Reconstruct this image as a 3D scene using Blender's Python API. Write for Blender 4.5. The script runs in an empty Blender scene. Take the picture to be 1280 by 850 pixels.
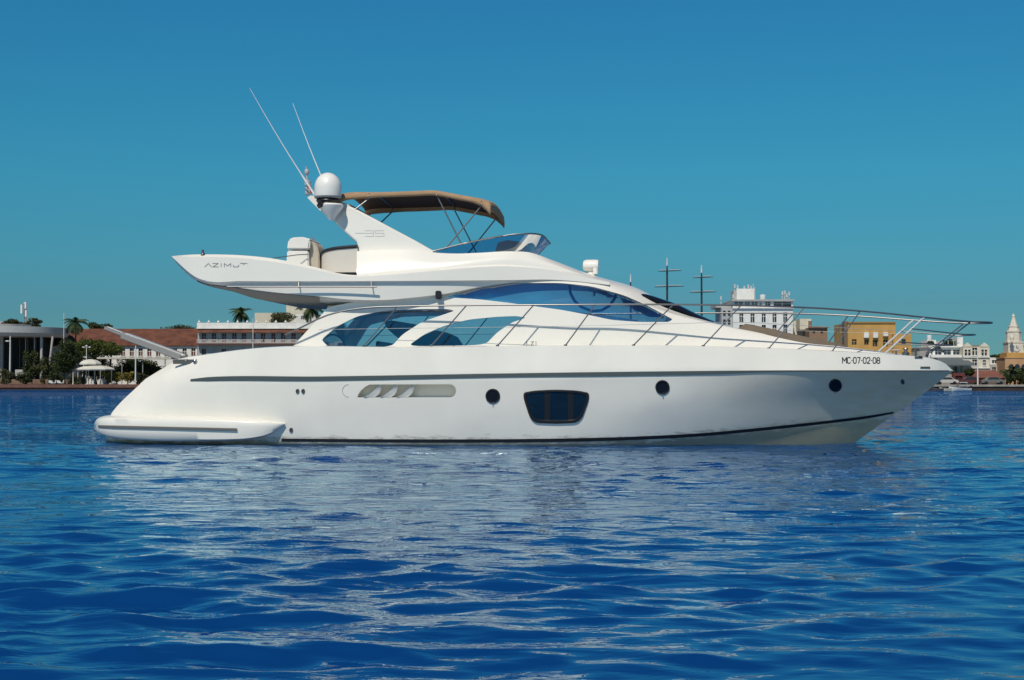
import bpy, bmesh, math, random
import numpy as np
from mathutils import Vector, Matrix
from mathutils.bvhtree import BVHTree

S = bpy.context.scene
COL = S.collection
rad = math.radians

# ---------------------------------------------------------------- camera, sky, sun, exposure
F = 1860.0                     # focal length in pixels of the 1280 wide photograph
CAM_H = 1.26
HOR = 479.5                    # row of the horizon
CAM = Vector((0.0, -32.3, CAM_H))
PITCH = math.atan((HOR - 425.0) / F)
cd = bpy.data.cameras.new("camera")
cam = bpy.data.objects.new("camera", cd); COL.objects.link(cam)
cd.sensor_width = 36.0
cd.lens = F / 1280.0 * 36.0
cd.clip_start = 0.1; cd.clip_end = 12000
cam.location = CAM
cam.rotation_euler = (math.pi / 2 + PITCH, 0, 0)
S.camera = cam

SUN_EL, SUN_AZ = rad(50), rad(198)      # azimuth: clockwise from +Y (north); the sun is behind the camera, to its left
w = bpy.data.worlds.new("World"); S.world = w; w.use_nodes = True
nt = w.node_tree; nt.nodes.clear()
wo = nt.nodes.new("ShaderNodeOutputWorld"); bg = nt.nodes.new("ShaderNodeBackground")
sky = nt.nodes.new("ShaderNodeTexSky"); sky.sky_type = 'NISHITA'; sky.sun_disc = False
sky.sun_elevation = SUN_EL; sky.sun_rotation = SUN_AZ
sky.air_density = 1.0; sky.dust_density = 0.0; sky.ozone_density = 3.0; sky.altitude = 0
tc = nt.nodes.new("ShaderNodeTexCoord"); sep = nt.nodes.new("ShaderNodeSeparateXYZ")
rmp = nt.nodes.new("ShaderNodeValToRGB")
for i_, (p_, c_) in enumerate(((0.0, (0.092, 0.245, 0.34)), (0.05, (0.108, 0.27, 0.36)), (0.085, (0.110, 0.345, 0.415)), (0.14, (0.104, 0.430, 0.495)), (0.19, (0.096, 0.455, 0.54)), (0.25, (0.094, 0.468, 0.585)), (0.5, (0.065, 0.24, 0.44)), (1.0, (0.11, 0.18, 0.30)))):
    el_ = rmp.color_ramp.elements[i_] if i_ < 2 else rmp.color_ramp.elements.new(p_)
    el_.position = p_; el_.color = (*c_, 1)
mul = nt.nodes.new("ShaderNodeMix"); mul.data_type = 'RGBA'; mul.blend_type = 'MULTIPLY'; mul.inputs[0].default_value = 1
nt.links.new(tc.outputs['Generated'], sep.inputs[0]); nt.links.new(sep.outputs['Z'], rmp.inputs[0])
nt.links.new(sky.outputs[0], mul.inputs[6]); nt.links.new(rmp.outputs[0], mul.inputs[7])
nt.links.new(mul.outputs[2], bg.inputs[0]); bg.inputs[1].default_value = 0.125
nt.links.new(bg.outputs[0], wo.inputs[0])

sl = bpy.data.lights.new("sun", 'SUN'); sl.energy = 3.55; sl.angle = rad(0.55); sl.color = (1.0, 0.925, 0.79)
sun = bpy.data.objects.new("sun", sl); COL.objects.link(sun)
sdir = Vector((math.sin(SUN_AZ) * math.cos(SUN_EL), math.cos(SUN_AZ) * math.cos(SUN_EL), math.sin(SUN_EL)))
sun.rotation_euler = sdir.to_track_quat('Z', 'Y').to_euler()
sun.location = (-20, -60, 60)
S.view_settings.view_transform = 'Standard'; S.view_settings.look = 'None'
S.view_settings.exposure = 0.0; S.view_settings.gamma = 1.0
S.render.film_transparent = False
S.cycles.max_bounces = 10; S.cycles.transparent_max_bounces = 16

# ---------------------------------------------------------------- pixel rays
CR = Matrix.Rotation(math.pi / 2 + PITCH, 3, 'X')
def ray(px, py):
    return (CR @ Vector(((px - 640.0) / F, -(py - 425.0) / F, -1.0))).normalized()
def W(px, py, Y):
    """world point seen at a pixel on the plane y = Y"""
    d = ray(px, py); t = (Y - CAM.y) / d.y
    return CAM + d * t

YAW = rad(-6)
B2W = Matrix.Rotation(YAW, 3, 'Z'); W2B = B2W.transposed()
CAML = W2B @ CAM
def U(px, py, b=0.0):
    """boat-local point seen at a pixel, at half breadth b to starboard"""
    d = W2B @ ray(px, py); t = (-b - CAML.y) / d.y
    p = CAML + d * t
    return Vector((p.x, -b, p.z))

# ---------------------------------------------------------------- interpolation
def pchip(xs, ys, x):
    xs = np.asarray(xs, float); ys = np.asarray(ys, float); x = np.clip(np.asarray(x, float), xs[0], xs[-1])
    h = np.diff(xs); d = np.diff(ys) / h; m = np.zeros_like(xs)
    if len(xs) > 2:
        w1 = 2 * h[1:] + h[:-1]; w2 = h[1:] + 2 * h[:-1]
        ok = d[1:] * d[:-1] > 0
        with np.errstate(all='ignore'):
            hm = (w1 + w2) / (w1 / d[:-1] + w2 / d[1:])
        m[1:-1] = np.where(ok, hm, 0)
    m[0] = d[0]; m[-1] = d[-1]
    i = np.clip(np.searchsorted(xs, x) - 1, 0, len(h) - 1)
    t = (x - xs[i]) / h[i]
    return ((2*t**3 - 3*t**2 + 1) * ys[i] + (t**3 - 2*t**2 + t) * h[i] * m[i] + (-2*t**3 + 3*t**2) * ys[i+1] + (t**3 - t**2) * h[i] * m[i+1])

def soft(xs, ys, x):
    """smooth curve through control points (finite difference tangents, no flattening)"""
    xs = np.asarray(xs, float); ys = np.asarray(ys, float); x = np.clip(np.asarray(x, float), xs[0], xs[-1])
    h = np.diff(xs); d = np.diff(ys) / h; m = np.zeros_like(xs)
    m[0] = d[0]; m[-1] = d[-1]
    if len(xs) > 2: m[1:-1] = (d[1:] * h[:-1] + d[:-1] * h[1:]) / (h[1:] + h[:-1])
    i = np.clip(np.searchsorted(xs, x) - 1, 0, len(h) - 1)
    t = (x - xs[i]) / h[i]
    return ((2*t**3 - 3*t**2 + 1) * ys[i] + (t**3 - 2*t**2 + t) * h[i] * m[i] + (-2*t**3 + 3*t**2) * ys[i+1] + (t**3 - t**2) * h[i] * m[i+1])

def line(ctrl, us, bs=None, p0=None, p1=None, fn=soft):
    """ctrl: list of (px, py[, b]); us: parameters in 0..1 between p0 and p1; gives local points"""
    px = [c[0] for c in ctrl]; py = [c[1] for c in ctrl]
    p0 = px[0] if p0 is None else p0; p1 = px[-1] if p1 is None else p1
    X = p0 + (p1 - p0) * np.asarray(us)
    Y = fn(px, py, X)
    if bs is None: Bv = pchip(px, [c[2] for c in ctrl], X)
    else: Bv = pchip([c[0] for c in bs], [c[1] for c in bs], X)
    return [U(a, b, max(c, 0.0)) for a, b, c in zip(X, Y, Bv)]

def catmull(rows, n, sharp=()):
    """insert n-1 rows between each pair of rows (lists of Vectors), smooth except across the rows in sharp"""
    out = []
    for i in range(len(rows) - 1):
        a, b = rows[i], rows[i+1]
        pa = rows[i-1] if i > 0 and i not in sharp else None
        pb = rows[i+2] if i + 2 < len(rows) and (i+1) not in sharp else None
        for k in range(n):
            t = k / n; r = []
            for j in range(len(a)):
                P1, P2 = a[j], b[j]
                m1 = (P2 - pa[j]) / 2 if pa else (P2 - P1)
                m2 = (pb[j] - P1) / 2 if pb else (P2 - P1)
                r.append(P1*(2*t**3-3*t**2+1) + m1*(t**3-2*t**2+t) + P2*(-2*t**3+3*t**2) + m2*(t**3-t**2))
            out.append(r)
    out.append(rows[-1]); return out

# ---------------------------------------------------------------- materials
MATS = {}
def mat(name, col, rough=0.5, metal=0.0, var=0.0, vscale=3.0, bump=0.0, bscale=20.0, coat=0.0, spec=0.5, grime=None):
    if name in MATS: return MATS[name]
    m = bpy.data.materials.new(name); m.use_nodes = True; t = m.node_tree; p = t.nodes['Principled BSDF']
    p.inputs['Base Color'].default_value = (*col, 1); p.inputs['Roughness'].default_value = rough
    p.inputs['Metallic'].default_value = metal; p.inputs['Coat Weight'].default_value = coat
    p.inputs['Coat Roughness'].default_value = 0.04; p.inputs['Specular IOR Level'].default_value = spec
    c = t.nodes.new('ShaderNodeTexCoord')
    if var > 0:
        n = t.nodes.new('ShaderNodeTexNoise'); n.inputs['Scale'].default_value = vscale; n.inputs['Detail'].default_value = 6
        t.links.new(c.outputs['Object'], n.inputs['Vector'])
        r = t.nodes.new('ShaderNodeMapRange'); r.inputs[1].default_value = 0.3; r.inputs[2].default_value = 0.7
        r.inputs[3].default_value = 1 - var; r.inputs[4].default_value = 1 + var * 0.6
        t.links.new(n.outputs['Fac'], r.inputs[0])
        x = t.nodes.new('ShaderNodeMix'); x.data_type = 'RGBA'; x.blend_type = 'MULTIPLY'; x.inputs[0].default_value = 1
        x.inputs[6].default_value = (*col, 1); t.links.new(r.outputs[0], x.inputs[7])
        t.links.new(x.outputs[2], p.inputs['Base Color'])
    if bump > 0:
        n2 = t.nodes.new('ShaderNodeTexNoise'); n2.inputs['Scale'].default_value = bscale; n2.inputs['Detail'].default_value = 5
        t.links.new(c.outputs['Object'], n2.inputs['Vector'])
        b = t.nodes.new('ShaderNodeBump'); b.inputs['Strength'].default_value = bump; b.inputs['Distance'].default_value = 0.05
        t.links.new(n2.outputs['Fac'], b.inputs['Height']); t.links.new(b.outputs[0], p.inputs['Normal'])
    MATS[name] = m; return m

def glassy(name, tint, refl=0.12, gcol=(1, 1, 1), rough=0.02):
    if name in MATS: return MATS[name]
    m = bpy.data.materials.new(name); m.use_nodes = True; t = m.node_tree; t.nodes.clear()
    o = t.nodes.new('ShaderNodeOutputMaterial'); mx = t.nodes.new('ShaderNodeMixShader')
    a = t.nodes.new('ShaderNodeBsdfTransparent'); a.inputs[0].default_value = (*tint, 1)
    g = t.nodes.new('ShaderNodeBsdfGlossy'); g.inputs[0].default_value = (*gcol, 1); g.inputs['Roughness'].default_value = rough
    f = t.nodes.new('ShaderNodeFresnel'); f.inputs[0].default_value = 1.5
    ad = t.nodes.new('ShaderNodeMath'); ad.operation = 'ADD'; ad.inputs[1].default_value = refl; ad.use_clamp = True
    t.links.new(f.outputs[0], ad.inputs[0]); t.links.new(ad.outputs[0], mx.inputs[0])
    t.links.new(a.outputs[0], mx.inputs[1]); t.links.new(g.outputs[0], mx.inputs[2]); t.links.new(mx.outputs[0], o.inputs[0])
    MATS[name] = m; return m

# ---------------------------------------------------------------- objects
def empty(name, loc=(0, 0, 0), rz=0.0, parent=None):
    o = bpy.data.objects.new(name, None); COL.objects.link(o); o.location = loc; o.rotation_euler = (0, 0, rz)
    o.empty_display_size = 0.3
    if parent: o.parent = parent
    return o
def tag(o, label=None, cat=None, group=None, kind=None):
    if label: o['label'] = label
    if cat: o['category'] = cat
    if group: o['group'] = group
    if kind: o['kind'] = kind
    return o

class MB:
    """collects shapes for one mesh object"""
    def __init__(s): s.v = []; s.f = []; s.m = []
    def add(s, vs, fs, mi=0):
        n = len(s.v); s.v += [Vector(x) for x in vs]; s.f += [tuple(i + n for i in f) for f in fs]; s.m += [mi] * len(fs); return s
    def box(s, a, b, mi=0):
        x0, y0, z0 = a; x1, y1, z1 = b
        return s.add([(x0,y0,z0),(x1,y0,z0),(x1,y1,z0),(x0,y1,z0),(x0,y0,z1),(x1,y0,z1),(x1,y1,z1),(x0,y1,z1)],
                     [(0,3,2,1),(4,5,6,7),(0,1,5,4),(1,2,6,5),(2,3,7,6),(3,0,4,7)], mi)
    def grid(s, rows, mi=0, flip=False, closed=False):
        n = len(rows[0]); vs = [p for r in rows for p in r]; fs = []
        for i in range(len(rows) - 1):
            for j in range(n if closed else n - 1):
                k = (j + 1) % n
                q = (i*n+j, i*n+k, (i+1)*n+k, (i+1)*n+j)
                fs.append(q[::-1] if flip else q)
        return s.add(vs, fs, mi)
    def prism(s, poly, y0, y1, mi=0):
        """poly: (x,z) outline swept from y0 to y1"""
        n = len(poly)
        vs = [(x, y0, z) for x, z in poly] + [(x, y1, z) for x, z in poly]
        fs = [tuple(range(n))[::-1], tuple(range(n, 2*n))] + [(i, (i+1) % n, n+(i+1) % n, n+i) for i in range(n)]
        return s.add(vs, fs, mi)
    def tube(s, pts, r, seg=8, mi=0, cap=True):
        pts = [Vector(p) for p in pts]; rr = r if hasattr(r, '__len__') else [r] * len(pts)
        rows = []; up = None
        for i, p in enumerate(pts):
            d = (pts[min(i+1, len(pts)-1)] - pts[max(i-1, 0)]).normalized()
            if up is None: up = Vector((0, 0, 1)) if abs(d.z) < 0.9 else Vector((0, 1, 0))
            a = d.cross(up).normalized(); b = a.cross(d).normalized(); up = b
            rows.append([p + (a * math.cos(2*math.pi*k/seg) + b * math.sin(2*math.pi*k/seg)) * rr[i] for k in range(seg)])
        s.grid(rows, mi, closed=True)
        if cap:
            n = len(s.v); k = len(rows)
            s.f.append(tuple(range(n - seg, n))); s.m.append(mi)
            s.f.append(tuple(range(n - seg*k, n - seg*k + seg))[::-1]); s.m.append(mi)
        return s
    def lathe(s, c, prof, seg=20, mi=0, arc=None):
        """prof: list of (r, z) about the vertical axis through c"""
        rows = [[Vector((c[0] + r*math.cos(2*math.pi*k/seg), c[1] + r*math.sin(2*math.pi*k/seg), c[2] + z)) for k in range(seg)] for r, z in prof]
        s.grid(rows, mi, closed=True)
        n = len(s.v); k = len(rows)
        s.f.append(tuple(range(n - seg, n))); s.m.append(mi)
        s.f.append(tuple(range(n - seg*k, n - seg*k + seg))[::-1]); s.m.append(mi)
        return s
    def mesh(s, name, mats, merge=0.0, smooth=None, recalc=True):
        me = bpy.data.meshes.new(name); me.from_pydata([tuple(v) for v in s.v], [], s.f)
        for m in (mats if isinstance(mats, (list, tuple)) else [mats]): me.materials.append(m)
        me.polygons.foreach_set('material_index', s.m)
        bm = bmesh.new(); bm.from_mesh(me)
        if merge > 0:
            bmesh.ops.remove_doubles(bm, verts=bm.verts, dist=merge)
            bmesh.ops.dissolve_degenerate(bm, edges=bm.edges, dist=merge * 0.5)
        if recalc: bmesh.ops.recalc_face_normals(bm, faces=bm.faces)
        bm.to_mesh(me); bm.free()
        if smooth is not None:
            me.shade_smooth()
            if smooth < 180: me.set_sharp_from_angle(angle=rad(smooth))
        me.update(); return me
    def build(s, name, mats, parent=None, merge=0.0, smooth=None, bevel=0.0, recalc=True):
        me = s.mesh(name, mats, merge, smooth, recalc)
        if bevel > 0:
            bm = bmesh.new(); bm.from_mesh(me)
            ed = [e for e in bm.edges if len(e.link_faces) == 2 and e.calc_face_angle() > rad(35)]
            bmesh.ops.bevel(bm, geom=ed, offset=bevel, segments=2, affect='EDGES', clamp_overlap=True)
            bm.to_mesh(me); bm.free()
            me.shade_smooth(); me.set_sharp_from_angle(angle=rad(40))
        o = bpy.data.objects.new(name, me); COL.objects.link(o)
        if parent: o.parent = parent
        return o

def mirror(pts): return [Vector((p.x, -p.y, p.z)) for p in pts]
def bvh_of(me):
    return BVHTree.FromPolygons([v.co.copy() for v in me.vertices], [tuple(p.vertices) for p in me.polygons])
def boolean(target, cutter_me, op='DIFFERENCE'):
    c = bpy.data.objects.new("cutter", cutter_me); COL.objects.link(c); c.parent = target.parent
    m = target.modifiers.new("b", 'BOOLEAN'); m.operation = op; m.object = c; m.solver = 'EXACT'
    try: m.material_mode = 'TRANSFER'
    except Exception: pass
    bpy.context.view_layer.update()
    dg = bpy.context.evaluated_depsgraph_get()
    me = bpy.data.meshes.new_from_object(target.evaluated_get(dg))
    target.modifiers.clear(); old = target.data; target.data = me
    bpy.data.objects.remove(c)
    return me
# ================================================================ THE YACHT
white = mat('gelcoat_white', (0.79, 0.765, 0.70), 0.25, coat=0.15, var=0.02, vscale=1.5)
white2 = mat('moulding_white', (0.80, 0.785, 0.74), 0.35, coat=0.1)
steel = mat('stainless_steel', (0.55, 0.55, 0.55), 0.3, 1.0)
railm = mat('rail_steel', (0.26, 0.26, 0.26), 0.38, 0.9)
rubm = mat('rubrail_grey', (0.12, 0.135, 0.13), 0.35, 0.5)
black = mat('black_rubber', (0.012, 0.012, 0.014), 0.4)
blk_gloss = mat('black_gloss', (0.01, 0.011, 0.014), 0.08)
inside = mat('interior_pale', (0.70, 0.72, 0.74), 0.6)
darkseat = mat('dark_upholstery', (0.015, 0.017, 0.025), 0.7)
glass_s = glassy('saloon_glass', (0.93, 0.97, 1.0), 0.12, (0.95, 0.98, 1.0))
glass_w = glassy('windscreen_glass', (0.92, 0.97, 1.0), 0.42, (1.0, 1.0, 1.0))
glass_f = glassy('tinted_perspex', (0.30, 0.48, 0.66), 0.06)
canvas = mat('tan_canvas', (0.43, 0.27, 0.15), 0.85, var=0.12, vscale=4, bump=0.25, bscale=30)
cushion = mat('taupe_cushion', (0.16, 0.125, 0.09), 0.9, var=0.1, vscale=5, bump=0.3, bscale=25)
textm = mat('lettering_dark', (0.03, 0.03, 0.035), 0.4)
textg = mat('lettering_grey', (0.22, 0.23, 0.24), 0.4)

def hull_material():
    m = bpy.data.materials.new('hull_gelcoat'); m.use_nodes = True; t = m.node_tree; p = t.nodes['Principled BSDF']
    p.inputs['Roughness'].default_value = 0.2; p.inputs['Coat Weight'].default_value = 0.35; p.inputs['Coat Roughness'].default_value = 0.04
    c = t.nodes.new('ShaderNodeTexCoord'); s = t.nodes.new('ShaderNodeSeparateXYZ'); t.links.new(c.outputs['Object'], s.inputs[0])
    # streaky grime growing up from the waterline
    mp = t.nodes.new('ShaderNodeMapping'); mp.inputs['Scale'].default_value = (2.2, 2.2, 9.0)
    t.links.new(c.outputs['Object'], mp.inputs[0])
    n = t.nodes.new('ShaderNodeTexNoise'); n.inputs['Scale'].default_value = 1.6; n.inputs['Detail'].default_value = 9; n.inputs['Roughness'].default_value = 0.65
    t.links.new(mp.outputs[0], n.inputs['Vector'])
    # height of the dirt: z + noise, a bit higher towards the bow
    xr = t.nodes.new('ShaderNodeMapRange'); xr.inputs[1].default_value = 2.5; xr.inputs[2].default_value = 7.5; xr.inputs[3].default_value = 0.0; xr.inputs[4].default_value = 0.42
    t.links.new(s.outputs['X'], xr.inputs[0])
    a = t.nodes.new('ShaderNodeMath'); a.operation = 'SUBTRACT'; t.links.new(s.outputs['Z'], a.inputs[0]); t.links.new(xr.outputs[0], a.inputs[1])
    b = t.nodes.new('ShaderNodeMath'); b.operation = 'MULTIPLY_ADD'; t.links.new(n.outputs['Fac'], b.inputs[0]); b.inputs[1].default_value = 0.5; t.links.new(a.outputs[0], b.inputs[2])
    r = t.nodes.new('ShaderNodeMapRange'); r.inputs[1].default_value = 0.28; r.inputs[2].default_value = 0.44; r.inputs[3].default_value = 1.0; r.inputs[4].default_value = 0.0
    t.links.new(b.outputs[0], r.inputs[0])
    k = t.nodes.new('ShaderNodeMath'); k.operation = 'MULTIPLY'; k.inputs[1].default_value = 0.85; t.links.new(r.outputs[0], k.inputs[0])
    x = t.nodes.new('ShaderNodeMix'); x.data_type = 'RGBA'; x.inputs[6].default_value = (0.80, 0.775, 0.70, 1); x.inputs[7].default_value = (0.20, 0.19, 0.13, 1)
    t.links.new(k.outputs[0], x.inputs[0])
    # faint large water marks on the topsides
    n2 = t.nodes.new('ShaderNodeTexNoise'); n2.inputs['Scale'].default_value = 1.1; n2.inputs['Detail'].default_value = 7
    t.links.new(c.outputs['Object'], n2.inputs['Vector'])
    r2 = t.nodes.new('ShaderNodeMapRange'); r2.inputs[1].default_value = 0.3; r2.inputs[2].default_value = 0.7; r2.inputs[3].default_value = 0.94; r2.inputs[4].default_value = 1.03
    t.links.new(n2.outputs['Fac'], r2.inputs[0])
    y = t.nodes.new('ShaderNodeMix'); y.data_type = 'RGBA'; y.blend_type = 'MULTIPLY'; y.inputs[0].default_value = 1
    t.links.new(x.outputs[2], y.inputs[6]); t.links.new(r2.outputs[0], y.inputs[7]);     # patchy greenish film on the bow, stronger forward; its tint also offsets bluish shade
    xb = t.nodes.new('ShaderNodeMapRange'); xb.inputs[1].default_value = 3.5; xb.inputs[2].default_value = 7.5; xb.inputs[3].default_value = 0.0; xb.inputs[4].default_value = 0.75; t.links.new(s.outputs['X'], xb.inputs[0])
    zb = t.nodes.new('ShaderNodeMapRange'); zb.inputs[1].default_value = 1.50; zb.inputs[2].default_value = 1.54; zb.inputs[3].default_value = 1.0; zb.inputs[4].default_value = 0.0; t.links.new(s.outputs['Z'], zb.inputs[0])
    n4 = t.nodes.new('ShaderNodeTexNoise'); n4.inputs['Scale'].default_value = 0.9; n4.inputs['Detail'].default_value = 8; t.links.new(mp.outputs[0], n4.inputs['Vector'])
    q1 = t.nodes.new('ShaderNodeMath'); q1.operation = 'MULTIPLY'; t.links.new(xb.outputs[0], q1.inputs[0]); t.links.new(zb.outputs[0], q1.inputs[1])
    q3 = t.nodes.new('ShaderNodeMapRange'); q3.inputs[1].default_value = 0.25; q3.inputs[2].default_value = 0.6; q3.inputs[3].default_value = 0.6; q3.inputs[4].default_value = 1.0; t.links.new(n4.outputs['Fac'], q3.inputs[0])
    q2 = t.nodes.new('ShaderNodeMath'); q2.operation = 'MULTIPLY'; t.links.new(q1.outputs[0], q2.inputs[0]); t.links.new(q3.outputs[0], q2.inputs[1])
    y2 = t.nodes.new('ShaderNodeMix'); y2.data_type = 'RGBA'; y2.inputs[7].default_value = (0.62, 0.52, 0.31, 1); t.links.new(q2.outputs[0], y2.inputs[0]); t.links.new(y.outputs[2], y2.inputs[6])
    t.links.new(y2.outputs[2], p.inputs['Base Color'])
    MATS['hull'] = m; return m
hullm = hull_material()

yacht = empty('motor_yacht', (0, 0, 0), YAW)
tag(yacht, 'large white flybridge motor yacht with tan bimini top, lying side-on in the foreground', 'yacht')

us = np.concatenate([np.linspace(0, 0.06, 7)[:-1], np.linspace(0.06, 0.80, 50)[:-1], np.linspace(0.80, 1.0, 26)])
c_sheer = [(222,449,1.62),(235,446.5,1.86),(260,443,2.02),(300,437.5,2.1),(350,433.5,2.17),(400,433,2.2),(500,434,2.25),(600,433,2.26),(700,432.3,2.24),(800,432.2,2.13),(880,433,1.93),(960,435.5,1.62),(1050,439.5,1.16),(1110,443.0,0.78),(1150,446.2,0.47),(1168,449.0,0.33),(1180,453.5,0.20),(1187,458.5,0.09),(1190,462.2,0)]
c_rub = [(182,473.5,1.70),(200,474,1.95),(240,474.5,2.14),(300,474,2.24),(400,473,2.32),(600,470,2.37),(700,468.5,2.35),(800,467,2.25),(880,465.5,2.06),(960,464.5,1.76),(1050,463.8,1.28),(1110,463.5,0.86),(1150,463.2,0.52),(1178,463.2,0.22),(1192,463.2,0)]
c_low = [(140.5,515,1.72),(160,515,1.98),(200,515,2.12),(300,515,2.2),(400,515,2.26),(600,514,2.27),(700,512,2.22),(800,508,2.12),(880,504,1.86),(960,500,1.44),(1040,497,0.90),(1100,495,0.44),(1130,494.5,0.15),(1152,494,0)]
c_stripe = [(132,547,1.72),(146,547.5,1.95),(200,548.5,2.06),(355,550,2.15),(500,551,2.17),(600,551,2.13),(700,550,2.06),(800,547.5,1.86),(880,543,1.54),(960,535.5,1.08),(1040,527,0.55),(1090,520.5,0.22),(1122,515,0)]
c_wl = [(138,558,1.68),(156,558,1.9),(200,558,2.0),(355,558,2.06),(500,559,2.08),(600,560,2.03),(700,560.5,1.94),(800,560.5,1.70),(880,560,1.32),(960,559,0.80),(1020,558,0.36),(1064,556.5,0)]
R_sheer, R_rub, R_low, R_str, R_wl = (line(c, us) for c in (c_sheer, c_rub, c_low, c_stripe, c_wl))
R_sub = [Vector((p.x - 0.45 * u**4, p.y * 0.86, -0.35)) for p, u in zip(R_wl, us)]
R_keel = [Vector((p.x - 0.2, 0, -0.75)) for p in R_sub]
R_deck = [Vector((p.x - 0.02*u, p.y + min(0.07, -p.y), p.z + 0.012)) for p, u in zip(R_sheer, us)]
R_deck2 = [Vector((p.x, p.y + min(0.10, -p.y*0.9), p.z - 0.035)) for p in R_deck]
R_cl = [Vector((p.x, 0, p.z - 0.035)) for p in R_deck]
rows = catmull([R_wl, R_str, R_low, R_rub], 6, sharp=())
rows = [R_keel, R_sub] + rows + catmull([R_rub, R_sheer], 4)[1:] + [R_deck, R_deck2, R_cl]
hb = MB(); hb.grid(rows); hb.grid([mirror(r) for r in rows], flip=True)
ends = [r[0] for r in rows]
hb.add(ends + mirror(ends), [tuple(range(len(ends))) + tuple(range(2*len(ends)-1, len(ends)-1, -1))])
hull = hb.build('hull', [hullm, white2], yacht, merge=0.002, smooth=32)
HB = bvh_of(hull.data)
def hit(bv, px, py, off=0.0):
    d = W2B @ ray(px, py)
    p, n, i, t = bv.ray_cast(CAML, d)
    if p is None: return None
    if n.dot(d) > 0: n = -n
    return p + n * off
def patch(bv, lo, up, n=24, m=5, p0=None, p1=None):
    """grid of surface points between a lower and an upper pixel curve"""
    out = []
    X = np.linspace(lo[0][0] if p0 is None else p0, lo[-1][0] if p1 is None else p1, n)
    yl = soft([a for a, _ in lo], [b for _, b in lo], X); yu = soft([a for a, _ in up], [b for _, b in up], X)
    for k in range(m):
        t = k / (m - 1); out.append([hit(bv, x, a + (b - a) * t) for x, a, b in zip(X, yl, yu)])
    return out

# ---- engine-room air intake: a recess cut into each side of the hull, with three fins
def rrect(x0, x1, y0, y1, r, n=6):
    out = []
    for cx, cy, a0 in ((x1-r, y0+r, -90), (x1-r, y1-r, 0), (x0+r, y1-r, 90), (x0+r, y0+r, 180)):
        for k in range(n + 1):
            a = rad(a0 + 90*k/n); out.append((cx + r*math.cos(a), cy + r*math.sin(a)))
    return out
px_in = [(446.5,496.7),(447.8,492.5),(451.5,487.5),(456.5,483.3),(462,480.6)] + [(x, y) for x, y in rrect(444, 570, 480.3, 496.7, 8) if x > 500]
px_in = [(x, y + (0 if y > 488 else 0.0)) for x, y in px_in]
pts = [hit(HB, x, y) for x, y in px_in]
poly = [(p.x, p.z) for p in pts]
cut = MB(); yb = -2.29
cut.prism(poly, -3.0, -2.06, 0); cut.prism(poly, 2.06, 3.0, 0)
shade_in = mat('intake_beige', (0.78, 0.74, 0.64), 0.5)
boolean(hull, cut.mesh('cut', [shade_in]))
hull.data.shade_smooth(); hull.data.set_sharp_from_angle(angle=rad(32))
def both(mb_fn, name, mats, parent, **kw):
    """the same piece on the starboard and on the port side"""
    a = MB(); mb_fn(a, 1); o1 = a.build(name, mats, parent, **kw)
    b = MB(); mb_fn(b, -1); o2 = b.build(name, mats, parent, **kw)
    return o1, o2
def sgn(pts, s): return [Vector((p[0], p[1] * s, p[2])) for p in pts]
shade_in = mat('intake_beige', (0.42, 0.41, 0.36), 0.6)
for x0 in (454, 474.5, 495):
    def fin(mb, s, x0=x0):
        # curved blade leaning forward
        L = []
        for k in range(7):
            t = k / 6
            xa = x0 + 2 + 20 * t**0.75; y = 496.2 - 15.4 * t
            xb = xa + 12.5 * (1 - t)**0.85 + 0.8
            L.append((U(xa, y, 2.24), U(xb, y, 2.24)))
        out = [[a + Vector((0, -0.09, 0)) for a, b in L], [b + Vector((0, -0.04, 0)) for a, b in L], [b + Vector((0, 0.10, 0)) for a, b in L], [a + Vector((0, 0.06, 0)) for a, b in L]]
        mb.grid([sgn(r, s) for r in out + [out[0]]])
    both(fin, 'intake_fin', white, hull, merge=0.001, smooth=40)

gl_ = rrect(428, 470, 480.6, 496.4, 8, 6)
gp = [hit(HB, x, y, 0.002) for x, y in gl_ if x < 446]
both(lambda mb, s: mb.tube(sgn(gp, s), 0.006, 5), 'intake_seam', mat('seam_line', (0.35, 0.35, 0.33), 0.6), hull, smooth=60)
# ---- rub rail, boot stripe
def strip(top, bot, curve, p0, p1, out, n=90, taper=10):
    """moulding that follows the hull between two pixel lines"""
    X = np.linspace(p0, p1, n)
    yt = soft([a for a, _ in top], [b for _, b in top], X); yb = soft([a for a, _ in bot], [b for _, b in bot], X)
    B = pchip([c[0] for c in curve], [c[2] for c in curve], X)
    r = [[], [], [], []]
    for i, (x, a, b, w_) in enumerate(zip(X, yt, yb, B)):
        e = min(1.0, (i + 0.3) / taper, (n - i - 0.7) / (taper * 0.6)) if taper else 1
        o = out * max(e, 0.05) ** 0.5
        m_ = (a + b) / 2; hh = (b - a) / 2 * (0.55 + 0.45 * min(1, (i + .5) / 2.5))
        A = hit(HB, x, m_ - hh) or U(x, m_ - hh, w_); C = hit(HB, x, m_ + hh) or U(x, m_ + hh, w_)
        wo = max(-A.y, -C.y) + o
        A2 = U(x, m_ - hh*0.75, wo); C2 = U(x, m_ + hh*0.85, wo)
        r[0].append(A + Vector((0, 0.02, 0))); r[1].append(A2); r[2].append(C2); r[3].append(C + Vector((0, 0.02, 0)))
    return r
rt = [(238,472.5),(250,471.5),(400,470),(640,466),(900,463),(1188,462.6)]
rb = [(238,478.2),(250,477.6),(400,476.4),(640,471.8),(800,470.2),(890,468.4),(960,465.6),(1040,464.9),(1188,464.4)]
rr_ = strip(rt, rb, c_rub, 238, 1186, 0.018)
both(lambda mb, s: mb.grid([sgn(r, s) for r in rr_], closed=False), 'rub_rail', rubm, hull, smooth=35)
bt = [(352,548.2),(500,549),(600,549),(700,548),(800,545.3),(880,541),(960,533.6),(1040,525),(1090,518.8),(1120,514)]
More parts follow.
